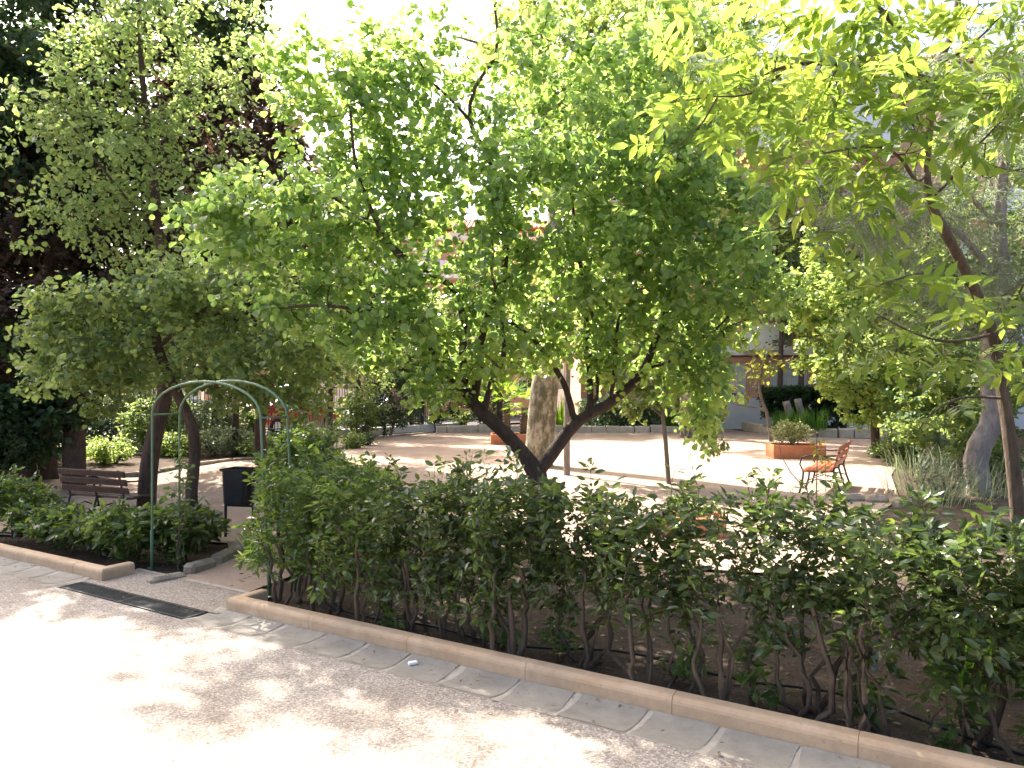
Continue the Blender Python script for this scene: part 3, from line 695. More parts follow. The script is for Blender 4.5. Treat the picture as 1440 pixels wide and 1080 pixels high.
def window(b, q, y, bars=False, shut=.45, seed=0):
    a, c, e, g_ = q; w_, h_ = c-a, g_-e; mb = MB(); fr = .06
    for (cx, cz, dx, dz) in ((a+fr/2, (e+g_)/2, fr, h_-.004), (c-fr/2, (e+g_)/2, fr, h_-.004), ((a+c)/2, e+fr/2, w_-2*fr, fr), ((a+c)/2, g_-fr/2, w_-2*fr, fr), ((a+c)/2, (e+g_)/2, .05, h_-2*fr)):
        mb.box((cx, y+.11, cz), (dx, .06, dz))
    fr_ = mb.build('window', M['white'], b)
    MB().box(((a+c)/2, y+.125, (e+g_)/2), (w_-2*fr, .01, h_-2*fr)).build('pane', M['glass'], fr_)
    if shut > 0:
        mb = MB(); n = int(h_*shut/.05)
        for i in range(n): mb.box(((a+c)/2, y+.065, g_-.03-i*.05), (w_-.03, .018, .046))
        mb.build('shutter', M['shutter'], fr_)
    if bars:
        mb = MB(); k = int(w_/.11)
        for i in range(k+1): mb.box((a+.02+i*(w_-.04)/k, y-.035, (e+g_)/2), (.016, .016, h_+.06))
        for z in (e+.05, (e+g_)/2, g_-.05): mb.box(((a+c)/2, y-.052, z), (w_+.04, .014, .03))
        mb.build('grille', M['metal_w'], fr_)
def balcony(b, x0, x1, y, z, out=1.1, kind='solid', h=1.0, awn=None):
    mb = MB(); mb.box(((x0+x1)/2, y-out/2-.002, z-.09), (x1-x0, out, .18)); s_ = mb.build('balcony', M['white'], b)
    if kind == 'solid':
        mb = MB(); mb.box(((x0+x1)/2, y-out+.05, z+h/2), (x1-x0-.004, .10, h)); mb.box((x0+.05, y-out/2+.04, z+h/2-.002), (.10, out-.12, h-.004)); mb.box((x1-.05, y-out/2+.04, z+h/2-.002), (.10, out-.12, h-.004))
        mb.build('parapet', M['white'], s_)
    else:
        mb = MB(); n = int((x1-x0)/.11)
        for i in range(n+1): mb.box((x0+.02+i*(x1-x0-.04)/n, y-out+.03, z+h/2), (.018, .018, h))
        for i in range(8): mb.box((x0+.02, y-out+.1+i*.13, z+h/2), (.018, .018, h-.01)); mb.box((x1-.02, y-out+.1+i*.13, z+h/2), (.018, .018, h-.01))
        mb.box(((x0+x1)/2, y-out+.03, z+h+.02), (x1-x0, .05, .04)); mb.build('railing', M['metal_w'], s_)
    if awn:
        mb = MB(); mb.add([(x0, y-.02, z+2.35), (x1, y-.02, z+2.35), (x1, y-out-.1, z+1.85), (x0, y-out-.1, z+1.85), (x0, y-out-.1, z+1.65), (x1, y-out-.1, z+1.65),
                           (x0, y-.02, z+2.33), (x1, y-.02, z+2.33), (x1, y-out-.08, z+1.83), (x0, y-out-.08, z+1.83)], [(0, 1, 2, 3), (3, 2, 5, 4), (9, 8, 7, 6)])
        mb.build('awning', M[awn], s_)
def roof(b, x0, x1, y, yb, z):
    mb = MB(); ym = (y+yb)/2; e = .45
    mb.add([(x0-e, y-e, z+.16), (x1+e, y-e, z+.16), (x1+e, ym, z+1.9), (x0-e, ym, z+1.9), (x0-e, yb+e, z+.16), (x1+e, yb+e, z+.16), (x0-e, y-e, z+.06), (x1+e, y-e, z+.06), (x1+e, yb+e, z+.06), (x0-e, yb+e, z+.06)],
           [(0, 1, 2, 3), (3, 2, 5, 4), (6, 7, 1, 0), (6, 9, 8, 7), (4, 5, 8, 9), (0, 3, 4, 9, 6), (1, 7, 8, 5, 2)])
    for i in range(int((x1-x0+.9)/.28)): mb.tube([(x0-e+.14+i*.28, y-e-.01, z+.17), (x0-e+.14+i*.28, ym, z+1.91)], .07, 6)
    return mb.build('roof', M['tile'], b)
# main brick apartment block across the back
b1 = thing('apartment_building', 'orange brick apartment block with white balconies and tiled roof behind the court', 'building', (17, 40, 0))
BY = 34.5; zt = 17.0
def w2(px): return (px-720)/F*BY
def loc_b(ob, b): ob.parent = b
b1x0, b1x1 = 3.2, 36.0; offx = 17; y0 = BY-40
ops = []; fl = [3.75+3.05*i for i in range(5)]
cols = [(4.3, 5.5), (7.6, 8.7), (9.3, 10.4), (12.7, 13.4), (14.0, 15.0), (17.6, 18.8), (20.2, 21.4), (24, 25.2), (28, 29.2), (32, 33.2)]
for z in fl[:-1]:
    for (a, c) in cols: ops.append((a-offx, c-offx, z+.75, z+2.15))
gops = [(4.4, 6.1, 1.55, 2.95), (8.9, 10.9, 1.45, 3.0), (12.05, 13.75, 1.55, 3.05), (15.6, 17.2, 1.55, 3.0), (20, 21.5, 1.55, 3.0), (25, 26.5, 1.55, 3.0)]
for (a, c, e, g_) in gops: ops.append((a-offx, c-offx, e, g_))
facade(b1, b1x0-offx, b1x1-offx, y0, 0, zt, ops, .18, M['brick'], y0+11)
for i, q in enumerate(ops): window(b1, q, y0, bars=(q[2] < 2), shut=(.9 if q[2] < 2 else [.35, .6, .2, .85, .5][i % 5]), seed=i)
MB().box(((b1x0+b1x1)/2-offx, y0-.05, .65), (b1x1-b1x0, .10, 1.5)).build('plinth', M['plinth'], b1)
mb = MB(); mb.box(((b1x0+b1x1)/2-offx, y0-.06, 3.62), (b1x1-b1x0, .14, .42)); mb.build('cornice', M['white'], b1)
MB().box(((b1x0+b1x1)/2-offx, y0-.05, zt-.45), (b1x1-b1x0, .12, .9)).build('cornice', M['white'], b1)
roof(b1, b1x0-offx, b1x1-offx, y0, y0+11, zt)
for j, z in enumerate(fl[:-1]):
    for (a, c, kd) in ((15.2, 17.4, 'solid' if j > 2 else 'bars'), (10.7, 12.4, 'solid'), (5.6, 7.4, 'bars'), (21.8, 23.8, 'solid'), (29.6, 31.6, 'solid')):
        balcony(b1, a-offx, c-offx, y0, z+.02, 1.2, kd, 1.0)
MB().box((16.35-offx, y0-.3, zt-2.6), (2.1, .6, 3.0)).build('bay', M['white'], b1)
MB().tube([(9.6-offx, y0-.14, 0), (9.6-offx, y0-.14, zt)], .06, 8).build('downpipe', M['white'], b1)
MB().tube([(3.4-offx, y0-.14, 3.36), (30-offx, y0-.14, 3.36)], .025, 6).build('cable', M['iron'], b1)
# far block beyond the street
b2 = thing('apartment_building', 'brown brick block with a teal awning seen small behind the left of the crown', 'building', (-9, 56, 0)); y0 = -5.5
ops = [(x, x+1.3, z, z+1.5) for z in (1.2, 4.3, 7.2, 10.0) for x in (-10.5, -7.4, -4.0, -1.0, 2.8, 6.2, 9.4)]
facade(b2, -12, 12, y0, 0, 12.6, ops, .18, M['brick'], y0+10)
for i, q in enumerate(ops): window(b2, q, y0, False, [.4, .7, .2, .9][i % 4])
MB().box((0, y0-.05, 12.2), (24, .12, .5)).build('cornice', M['white'], b2); roof(b2, -12, 12, y0, y0+10, 12.6)
for j, z in enumerate((3.6, 6.6, 9.4)):
    for (a, c) in ((-9.2, -6.9), (.1, 2.5), (4.2, 6.1)): balcony(b2, a, c, y0, z, 1.2, 'bars' if j % 2 else 'solid', 1.0, 'teal' if (j, a) == (1, .1) else None)
# beige street wall with graffiti, blue-white container
M['beige'] = varied('beige_wall', (.42, .36, .25), (.55, .48, .35), 2, .85)
sw = thing('street_wall', 'beige rendered wall with black graffiti across the street on the left', 'wall', (-21.5, 37, 0), R(12))
MB().box((0, 0, 1.4), (11, .25, 2.8)).build('panel', M['beige'], sw); MB().box((0, 0, 2.86), (11.2, .4, .12)).build('coping', M['plinth'], sw)
for x in (-5.3, -2.0, 1.7, 5.3): MB().box((x, -.15, 1.38), (.22, .12, 2.76)).build('pier', M['plinth'], sw)
mb = MB()
def stroke(pts, r=.045): mb.tube([(x-.35, -.131, z+1.75) for x, z in pts], r, 5)
stroke([(0, -.05), (.12, .3), (.28, .62), (.34, .3), (.42, -.02)]); stroke([(.05, .2), (.25, .26), (.48, .24)]); stroke([(.55, .34), (.54, .08), (.68, 0), (.8, .12), (.82, .36), (.84, .02)]); stroke([(1.1, .7), (1.06, .3), (1.12, .02), (1.22, .05)]); stroke([(.92, .42), (1.1, .45), (1.35, .5)])
mb.build('graffiti', M['black'], sw)
# ------------------------------------------------------------------ fence along the street
M['fence'] = varied('dark_green_fence_paint', (.012, .02, .016), (.03, .045, .035), 8, .5, .4, .1, .002)
def fence_section(a, b, label):
    p0 = ft(a, 0); f_ = thing('fence_section', label, 'fence', (p0[0], p0[1], 0), math.atan2(FD[1], FD[0]), 'fence sections between park and street'); L = b-a; mb = MB()
    MB().box((L/2, 0, .08), (L, .25, .36)).build('base_kerb', M['plinth'], f_)
    for x in (0.03,): MB().box((x, 0, 1.16), (.07, .07, 1.8)).build('post', M['fence'], f_)
    mb.box((L/2, 0, .42), (L, .035, .04)); mb.box((L/2, 0, 1.9), (L, .035, .04)); n = int(L/.13)
    for i in range(n): mb.box((.1+i*(L-.1)/n, 0, 1.14), (.018, .018, 1.72))
    mb.build('railings', M['fence'], f_)
fl_lab = ['far left behind the dark trunks', 'behind the dark bench, in front of the graffiti wall', 'between the dark bench and the arch', 'seen through the garden arch', 'in front of the red car', 'behind the tall grass clump', 'behind the dark shrubs at the court edge', 'farthest one near the brick block']
for i in range(8): fence_section(-4+i*3.1, -4+(i+1)*3.1, 'dark metal railing fence section '+fl_lab[i])
# ------------------------------------------------------------------ cars on the street
M['tyre'] = varied('tyre', (.012, .012, .012), (.025, .025, .025), 20, .8)
M['rim'] = varied('rim', (.35, .35, .36), (.5, .5, .5), 4, .35, .5, .1, .002, .8)
M['light_w'] = varied('lamp_glass', (.5, .5, .5), (.7, .7, .7), 4, .1, .6); M['light_r'] = varied('tail_lamp', (.35, .01, .01), (.5, .02, .02), 4, .2, .6)
def paint(name, c): 
    m, t, o = nodes(name); p = prin(t, o, c, .3, .5); p.inputs['Coat Weight'].default_value = .6; return m
def car(label, a, b, col, rev=False, L=4.2, H=1.45, van=False):
    p = ft(a, b); c = thing('parked_van' if van else 'parked_car', label, 'van' if van else 'car', (p[0], p[1], .03), math.atan2(FD[1], FD[0])+(math.pi if rev else 0), 'vehicles parked along the street')
    h = H/1.45; WD = .86
    if van: prof = [(-2.3, .35), (-2.35, 1.0), (-2.3, 1.9), (-2.1, 2.05), (.9, 2.08), (1.35, 1.85), (1.95, 1.15), (2.35, .95), (2.42, .6), (2.38, .35)]
    else: prof = [(-2.05, .35), (-2.1, .75), (-2.0, .98), (-1.75, 1.05), (-1.15, 1.38*h), (-.3, 1.45*h), (.35, 1.38*h), (1.15, .98), (1.85, .84), (2.08, .65), (2.1, .35)]
    bott = []
    for cx in (1.3, -1.3):
        bott += [(cx+.36*math.cos(q), .32+.36*max(0, math.sin(q))-.07) for q in np.linspace(0, math.pi, 8)]
    full = prof+bott; n = len(full); v = []; rows = [(-1, 1.0), (-.9, 1.0), (.9, 1.0), (1, 1.0)]
    def wy(z, s): 
        tum = 0 if z < .95 else (z-.95)*(.30 if not van else .08); return s*(WD-tum)
    for s in (-1, 1):
        for (x, z) in full: v.append((x*L/4.2, wy(z, s), z))
    f = [(i, (i+1) % n, n+(i+1) % n, n+i) for i in range(n)]
    import bmesh
    mbb = MB(); mbb.add(v, [tuple(reversed(q)) for q in f]+[tuple(range(n)), tuple(range(2*n-1, n-1, -1))]); body = mbb.build('body', col, c)
    zt_ = H-.1 if not van else 1.85; zb = .98 if not van else 1.2
    for s in (-1, 1):
        if van: q = [(1.75, zb), (.75, zb), (.75, zt_), (1.28, zt_)]; qs = [q]
        else: qs = [[(.98, zb), (.02, zb), (.02, zt_-.02), (.36, zt_-.04)], [(-.04, zb), (-1.5, zb+.03), (-1.08, zt_-.06), (-.28, zt_)]]
        for q in qs:
            mq = MB(); mq.add([(x*L/4.2, wy(z, s)+s*.006, z) for x, z in q], [(0, 1, 2, 3) if s < 0 else (3, 2, 1, 0)]); mq.build('side_window', M['glass'], c)
    def cross(x0, z0, x1, z1, nm, mt, wf=.86):
        mq = MB(); d = .008; mq.add([(x0*L/4.2+d, -wy(z0, 1)*wf, z0+d), (x0*L/4.2+d, wy(z0, 1)*wf, z0+d), (x1*L/4.2+d, wy(z1, 1)*wf, z1+d), (x1*L/4.2+d, -wy(z1, 1)*wf, z1+d)], [(0, 1, 2, 3)]); mq.build(nm, mt, c)
    if van: cross(1.9, 1.22, 1.4, 1.80, 'windscreen', M['glass'])
    else:
        cross(1.08, 1.03, .42, 1.35*h, 'windscreen', M['glass'])
        mq = MB(); mq.add([(-1.75*L/4.2, -.66, 1.08), (-1.75*L/4.2, .66, 1.08), (-1.2*L/4.2, .56, 1.37*h), (-1.2*L/4.2, -.56, 1.37*h)], [(3, 2, 1, 0)]); mq.build('rear_window', M['glass'], c)
    for cx in (1.3, -1.3):
        for s in (-1, 1):
            wv = MB().tube([(cx*L/4.2, s*.66, .31), (cx*L/4.2, s*.87, .31)], .31, 16).build('wheel', M['tyre'], c); MB().tube([(cx*L/4.2, s*.865, .31), (cx*L/4.2, s*.88, .31)], .19, 12).build('rim', M['rim'], wv)
    xe = (2.36 if van else 2.04)*L/4.2
    for s in (-1, 1):
        MB().box((xe-.03, s*.62, .72), (.12, .28, .14), bev=.03).build('headlight', M['light_w'], c)
        MB().box((-(2.3 if van else 2.03)*L/4.2, s*.66, .86 if not van else 1.1), (.10, .20, .16 if not van else .4), bev=.03).build('tail_light', M['light_r'], c)
car('red hatchback parked behind the fence beyond the arch', 13.6, 3.6, paint('red_paint', (.42, .015, .02)), False)
car('white hatchback parked behind the fence beside the dark trunk', 1.6, 4.0, paint('white_paint', (.7, .7, .7)), False)
car('dark blue car parked behind the fence past the tall grass', 19.0, 3.6, paint('blue_paint', (.02, .035, .10)), True)
car('silver car parked behind the fence, seen under the arch', 8.4, 3.7, paint('silver_paint', (.42, .44, .46)), True)
car('white van standing on the far side of the road behind the red car', 18.0, 8.2, paint('white_van_paint', (.72, .73, .74)), True, 4.6, 1.45, True)

# ------------------------------------------------------------------ small things on the ground
pk = MB(); pk.box((0, 0, .011), (.062, .030, .020), bev=.003); o = pk.build('litter_packet', M['white']); o.location = (*K(-.72, -.13)[:2], -.006); o.rotation_euler = (R(4), 0, R(28)); tag(o, 'small crumpled white packet lying on the grey gutter slabs', 'litter')
rngh = np.random.default_rng(3)
hp = [K(s_, .62+.16*math.sin(s_*1.3)+.07*math.sin(s_*4.1), .005+.02*abs(math.sin(s_*2.2))) for s_ in np.arange(-2.6, 7, .2)]
tag(MB().tube(hp, .009, 6).build('irrigation_hose', M['black'], None, True), 'thin black irrigation hose winding over the soil under the long hedge', 'hose')
hp = [K(s_, .75+.2*math.sin(s_*1.6), .01+.02*abs(math.sin(s_*2.7))) for s_ in np.arange(-9, -4.9, .2)]
tag(MB().tube(hp, .009, 6).build('irrigation_hose', M['black'], None, True), 'thin black irrigation hose on the soil of the left bed', 'hose')
def litter(name, n, area, size, seed, mat, z=.006):
    rng = np.random.default_rng(seed); pos = area(rng, n); ax = rng.normal(0, 1, (n, 3)); ax[:, 2] *= .15; nm_ = np.array([0, 0, 1.0])+rng.normal(0, .25, (n, 3))
    pos[:, 2] += z; o = link(name, leaves_mesh(pos, ax, nm_, size*rng.uniform(.5, 1.3, n), 'ellip'), M[mat]); o['kind'] = 'stuff'; return o
def area_k(s0, s1, t0, t1, zf=None):
    def f(rng, n):
        s_ = rng.uniform(s0, s1, n); t_ = rng.uniform(t0, t1, n); x = s_*UX+t_*NX; y = 4.84+s_*UY+t_*NY
        return np.stack([x, y, (zground(x, y) if zf else np.zeros(n))], 1)
    return f
litter('dry_leaves', 1500, area_k(-2.7, 7, .15, 3.4, True), .05, 21, 'lf_dry', .012)
litter('dry_leaves', 400, area_k(-10, -4.8, .15, 2.6, True), .05, 22, 'lf_dry', .012)
litter('dry_leaves', 120, area_k(-4.8, -2.2, .5, 2.5, True), .05, 23, 'lf_dry', .035)
litter('dry_leaves', 240, area_k(-7, 5, -3.5, -.4), .022, 24, 'lf_dry', .004)
litter('dry_leaves', 170, area_k(-8, 6, -.33, -.015), .026, 25, 'lf_dry', .012)
# ================================================================== VEGETATION
def PX(pts): return [W(a, b, c) for a, b, c in pts]
def BL(l): # (px, py, Y, radius px x, radius px z, radius m in depth, count)
    return [(W(a, b, Y), (rx/F*Y, ry, rz/F*Y), n) for (a, b, Y, rx, rz, ry, n) in l]
G = 'trees standing in the park'
# ---- the forked tree in front
tree('forked_tree', 'dark forked tree with round leaves just behind the long hedge', 'tree', W(755, 777, 8.5), [
    (PX([(755, 790, 8.5), (757, 720, 8.5), (757, 680, 8.5), (755, 664, 8.5)]), .14, .115),
    (PX([(755, 664, 8.5), (738, 640, 8.5), (708, 607, 8.45), (680, 583, 8.4), (664, 565, 8.4)]), .085, .07),
    (PX([(664, 565, 8.4), (655, 545, 8.38), (650, 500, 8.3), (652, 450, 8.2), (632, 400, 8.1), (592, 381, 8.0), (556, 355, 7.8), (524, 300, 7.7), (500, 230, 7.6), (492, 150, 7.6)]), .05, .012),
    (PX([(664, 565, 8.4), (672, 530, 8.4), (676, 480, 8.4), (692, 430, 8.5), (706, 400, 8.5), (712, 340, 8.6), (715, 287, 8.6), (682, 213, 8.6), (661, 169, 8.6), (667, 124, 8.6), (698, 71, 8.7), (695, 0, 8.7)]), .052, .014),
    (PX([(661, 169, 8.6), (630, 135, 8.6), (602, 110, 8.5), (587, 80, 8.5), (550, 58, 8.5)]), .022, .008),
    (PX([(664, 565, 8.4), (645, 545, 8.35), (622, 520, 8.3), (590, 470, 8.0), (530, 440, 7.7), (440, 430, 7.5), (350, 440, 7.5)]), .035, .01),
    (PX([(680, 583, 8.4), (690, 540, 8.2), (708, 500, 8.0), (705, 445, 7.8), (690, 380, 7.5)]), .04, .012),
    (PX([(592, 381, 8.0), (515, 312, 7.9), (450, 270, 7.9), (380, 270, 7.9)]), .02, .008),
    (PX([(755, 664, 8.5), (775, 640, 8.5), (800, 605, 8.5), (825, 583, 8.5), (850, 571, 8.5), (880, 548, 8.5), (905, 520, 8.4), (930, 455, 8.3), (952, 390, 8.2)]), .08, .018),
    (PX([(808, 595, 8.5), (797, 550, 8.4), (782, 520, 8.3), (745, 472, 8.1), (706, 447, 8.0)]), .042, .02),
    (PX([(830, 580, 8.5), (829, 530, 8.5), (826, 480, 8.5), (822, 420, 8.4), (812, 340, 8.4), (800, 250, 8.4)]), .04, .013),
    (PX([(838, 576, 8.5), (840, 520, 8.6), (836, 460, 8.7), (826, 400, 8.8), (840, 320, 8.9)]), .028, .01),
    (PX([(858, 566, 8.5), (864, 520, 8.3), (868, 460, 8.2), (884, 400, 8.1), (890, 300, 8.0)]), .028, .01),
    (PX([(905, 520, 8.4), (960, 500, 8.2), (1020, 450, 8.1), (1060, 400, 8.0)]), .02, .008)],
    BL([(470, 300, 8, 150, 90, .8, 150), (520, 180, 7.8, 80, 110, .6, 80), (380, 330, 7.9, 110, 60, .6, 70), (480, 420, 7.9, 150, 50, .8, 110), (300, 300, 7.8, 40, 40, .3, 14), (640, 330, 8.2, 110, 110, 1.0, 130), (560, 470, 8, 90, 50, .9, 70),
        (700, 470, 8.3, 90, 70, 1.0, 90), (800, 300, 8.0, 150, 130, 1.2, 230), (820, 440, 8.2, 110, 60, 1.0, 100), (940, 300, 7.9, 120, 120, 1.1, 190), (1010, 400, 8.0, 90, 80, 1.0, 110), (900, 180, 8.2, 130, 110, 1.2, 110), (760, 200, 8.4, 110, 130, 1.1, 110),
        (660, 170, 8.6, 90, 110, .6, 45), (600, 90, 8.5, 80, 70, .6, 34), (560, 200, 8.0, 60, 90, .5, 40), (400, 130, 7.9, 60, 70, .4, 10), (960, 500, 8.2, 70, 70, .7, 90), (990, 560, 8.2, 26, 60, .35, 40), (830, 510, 8.4, 70, 30, .5, 36), (620, 540, 8.1, 50, 40, .5, 34), (510, 90, 7.8, 60, 80, .4, 36), (430, 110, 7.9, 80, 70, .5, 34), (590, 240, 8.0, 50, 60, .5, 20), (850, 60, 8.6, 180, 80, 1.0, 80), (600, -120, 8.4, 160, 40, 1.0, 50)]),  # last blob: unseen upper crown, added to shade the pavement
    dict(n=36000, size=.080, kind='round', mat='lf_main', droop=.6, spread=.75, scatter=.07), 101, tip=.0042, step=.13, group=None, bark='bark', rmaxk=3.0, lift=.06)
# ---- two trees by the arch
tree('arch_tree', 'slim crooked tree just right behind the arch, branches reaching over the path', 'tree', (*W(271, 735, 10.2)[:2], 0), [
    (PX([(270, 748, 10.2), (270, 690, 10.2), (274, 645, 10.2), (272, 605, 10.2), (258, 572, 10.2), (238, 530, 10.2), (222, 490, 10.2), (214, 450, 10.2)]), .085, .06),
    (PX([(222, 490, 10.2), (280, 440, 10.0), (360, 400, 9.8), (440, 385, 9.6)]), .03, .01), (PX([(214, 450, 10.2), (160, 430, 10), (100, 425, 9.8), (55, 432, 9.8)]), .03, .008)],
    BL([(200, 420, 10, 140, 26, .9, 150), (330, 400, 9.8, 130, 40, .9, 110), (80, 428, 9.8, 50, 10, .3, 20), (250, 490, 10.2, 170, 60, 1.2, 190), (400, 500, 9.8, 100, 60, 1.0, 120), (90, 520, 10.2, 50, 40, .7, 20), (60, 465, 10, 30, 16, .3, 12), (140, 560, 10, 26, 26, .3, 12), (420, 560, 9.8, 50, 24, .5, 26), (330, 560, 10, 40, 16, .5, 14), (110, 490, 10, 70, 60, .7, 60), (185, 385, 9.9, 14, 24, .15, 10), (205, 380, 9.9, 10, 26, .12, 8)]),
    dict(n=12500, size=.078, kind='round', mat='lf_left', droop=.5, spread=.65, scatter=.075), 102, tip=.0035, step=.16, group=G)
tree('tall_tree', 'tall slender light green tree whose dark trunk rises left behind the arch', 'tree', (*W(206, 712, 12.3)[:2], float(gz(-6.1, 12.3))), [
    (PX([(205, 725, 12.3), (210, 660, 12.3), (219, 610, 12.3), (229, 570, 12.3), (236, 520, 12.3), (238, 430, 12.3), (225, 330, 12.3), (212, 230, 12.3), (203, 150, 12.3), (196, 60, 12.3), (190, -40, 12.3)]), .15, .02),
    (PX([(225, 330, 12.3), (170, 270, 12.0), (110, 190, 11.8), (80, 130, 11.7)]), .03, .01), (PX([(230, 360, 12.3), (280, 270, 12.3), (320, 190, 12.3)]), .03, .01), (PX([(238, 430, 12.3), (300, 380, 12.5), (370, 330, 12.6)]), .03, .01)],
    BL([(190, 240, 12.1, 140, 80, 1.4, 190), (120, 170, 11.9, 90, 60, 1.0, 80), (200, 110, 12.2, 130, 80, 1.3, 140), (260, 40, 12.3, 130, 60, 1.3, 90), (60, 170, 11.8, 35, 30, .4, 20), (100, 60, 11.8, 30, 50, .4, 26), (150, 320, 12.0, 120, 50, 1.1, 80), (320, 320, 12.5, 90, 60, 1.0, 50), (230, 500, 12.5, 160, 50, 1.5, 90), (135, -120, 12.2, 110, 45, 1.0, 110), (230, -60, 12.2, 90, 40, 1.0, 60)]),  # last two blobs: unseen crown above the view, placed to shade the pavement
    dict(n=14500, size=.080, kind='round', mat='lf_tall', droop=.5, spread=.7, scatter=.09), 103, tip=.0045, step=.2, group=G)
# ---- dark trees at the left
tree('plum_tree', 'big dark purple leaved tree filling the left behind the bench', 'tree', (*W(45, 668, 16.2)[:2], 0), [
    (PX([(50, 675, 16.2), (50, 620, 16.2), (48, 560, 16.2), (60, 450, 16.2), (90, 300, 16.2), (120, 150, 16.2), (140, -20, 16.2)]), .42, .06), (PX([(48, 560, 16.2), (20, 470, 16.2), (-20, 350, 16), (-40, 200, 16)]), .2, .05),
    (PX([(60, 450, 16.2), (160, 380, 16.5), (260, 330, 17), (370, 280, 17.5)]), .14, .03), (PX([(90, 300, 16.2), (200, 200, 17), (320, 120, 17.5)]), .12, .03)],
    BL([(80, 400, 16.2, 140, 130, 2.4, 170), (30, 260, 16, 130, 120, 2, 120), (240, 400, 17, 150, 90, 2, 140), (340, 260, 17.5, 100, 120, 1.8, 130), (260, 160, 17, 140, 110, 2, 90), (380, 400, 17.5, 90, 90, 1.5, 80), (20, 520, 16, 70, 60, 1.5, 60), (170, 300, 17, 140, 140, 2, 120)]),
    dict(n=52000, size=.19, kind='diamond', mat='lf_plum', droop=.3, spread=.9, scatter=.12), 104, tip=.006, step=.4, group=G)
tree('evergreen_tree', 'dark evergreen tree with a straight bare trunk left of the dark bench', 'tree', (*W(104, 672, 15.4)[:2], 0), [
    (PX([(104, 685, 15.4), (104, 640, 15.4), (106, 560, 15.4), (104, 400, 15.4), (90, 200, 15.4), (80, -60, 15.4)]), .22, .05)],
    BL([(60, 60, 15.4, 150, 130, 2.0, 200), (0, 180, 15, 90, 140, 1.8, 150), (110, 200, 15.8, 100, 90, 1.5, 90), (60, 560, 15.2, 60, 60, .8, 60), (10, 600, 15, 60, 60, .8, 60), (110, 470, 15.4, 80, 70, 1.2, 70), (300, 20, 16, 90, 60, 1.5, 60)]),
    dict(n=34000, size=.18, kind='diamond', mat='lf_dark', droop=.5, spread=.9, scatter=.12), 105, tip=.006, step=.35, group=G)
tree('bushy_tree', 'dense olive brown crowned tree above the red car, right of the arch', 'tree', (*W(368, 640, 18.5)[:2], 0), [
    (PX([(368, 655, 18.5), (366, 600, 18.5), (380, 540, 18.5), (410, 470, 18.5), (420, 380, 18.5)]), .16, .05)],
    BL([(400, 480, 18.5, 120, 55, 2, 170), (480, 510, 19, 80, 40, 1.5, 80), (330, 470, 18, 70, 70, 1.5, 60), (440, 400, 18.5, 90, 60, 1.5, 70)]),
    dict(n=14000, size=.10, kind='diamond', mat='lf_left', droop=.3, spread=.8, scatter=.09), 106, tip=.005, step=.3, group=G)
# ---- plane trees
tree('plane_tree', 'thick mottled plane tree trunk standing behind the fork', 'plane tree', W(757, 655, 17.96), [
    (PX([(757, 665, 18), (758, 640, 18), (762, 590, 18), (768, 530, 18), (780, 460, 18), (786, 380, 18), (784, 280, 18), (775, 190, 18), (768, 110, 18), (752, 30, 18), (735, -60, 18)]), .36, .17),
    (PX([(775, 190, 18), (800, 120, 18), (830, 40, 18), (850, -60, 18)]), .15, .08), (PX([(784, 280, 18), (840, 220, 17.5), (900, 170, 17), (980, 120, 16.6)]), .10, .03), (PX([(768, 110, 18), (700, 70, 17.6), (640, 50, 17.2)]), .07, .02)],
    BL([(800, 80, 18, 140, 90, 2.2, 170), (900, 60, 17.5, 150, 90, 2.2, 190), (860, 180, 17.5, 150, 70, 2.0, 130), (1000, 120, 17, 110, 90, 2, 120), (720, 60, 17.8, 50, 70, 1.2, 40), (980, 230, 17.2, 80, 60, 1.5, 50)]),
    dict(n=20000, size=.13, kind='lobed', mat='lf_plane', droop=.4, spread=.6, scatter=.1), 107, tip=.006, step=.35, bark='plane', group=G, ridge=.03)
tree('plane_tree', 'pale straight plane tree trunk at the back of the court', 'plane tree', W(965, 615, 28.2), [
    (PX([(965, 622, 28.2), (965, 560, 28.2), (962, 480, 28.2), (958, 380, 28.2), (952, 250, 28.2), (950, 120, 28.2), (955, 0, 28.2), (960, -80, 28.2)]), .25, .13),
    (PX([(952, 250, 28.2), (1010, 170, 28), (1060, 60, 28)]), .1, .03), (PX([(952, 250, 28.2), (900, 160, 28), (880, 60, 28)]), .1, .03)],
    BL([(960, 60, 28.2, 130, 110, 3, 170), (1060, 130, 28, 60, 90, 2, 50), (880, 160, 28, 100, 90, 2.5, 90), (960, 300, 28, 90, 70, 2, 70), (840, 250, 28, 90, 60, 2.5, 100)]),
    dict(n=13000, size=.19, kind='lobed', mat='lf_plane', droop=.4, spread=.7, scatter=.15), 108, tip=.008, step=.5, bark='plane', group=G)
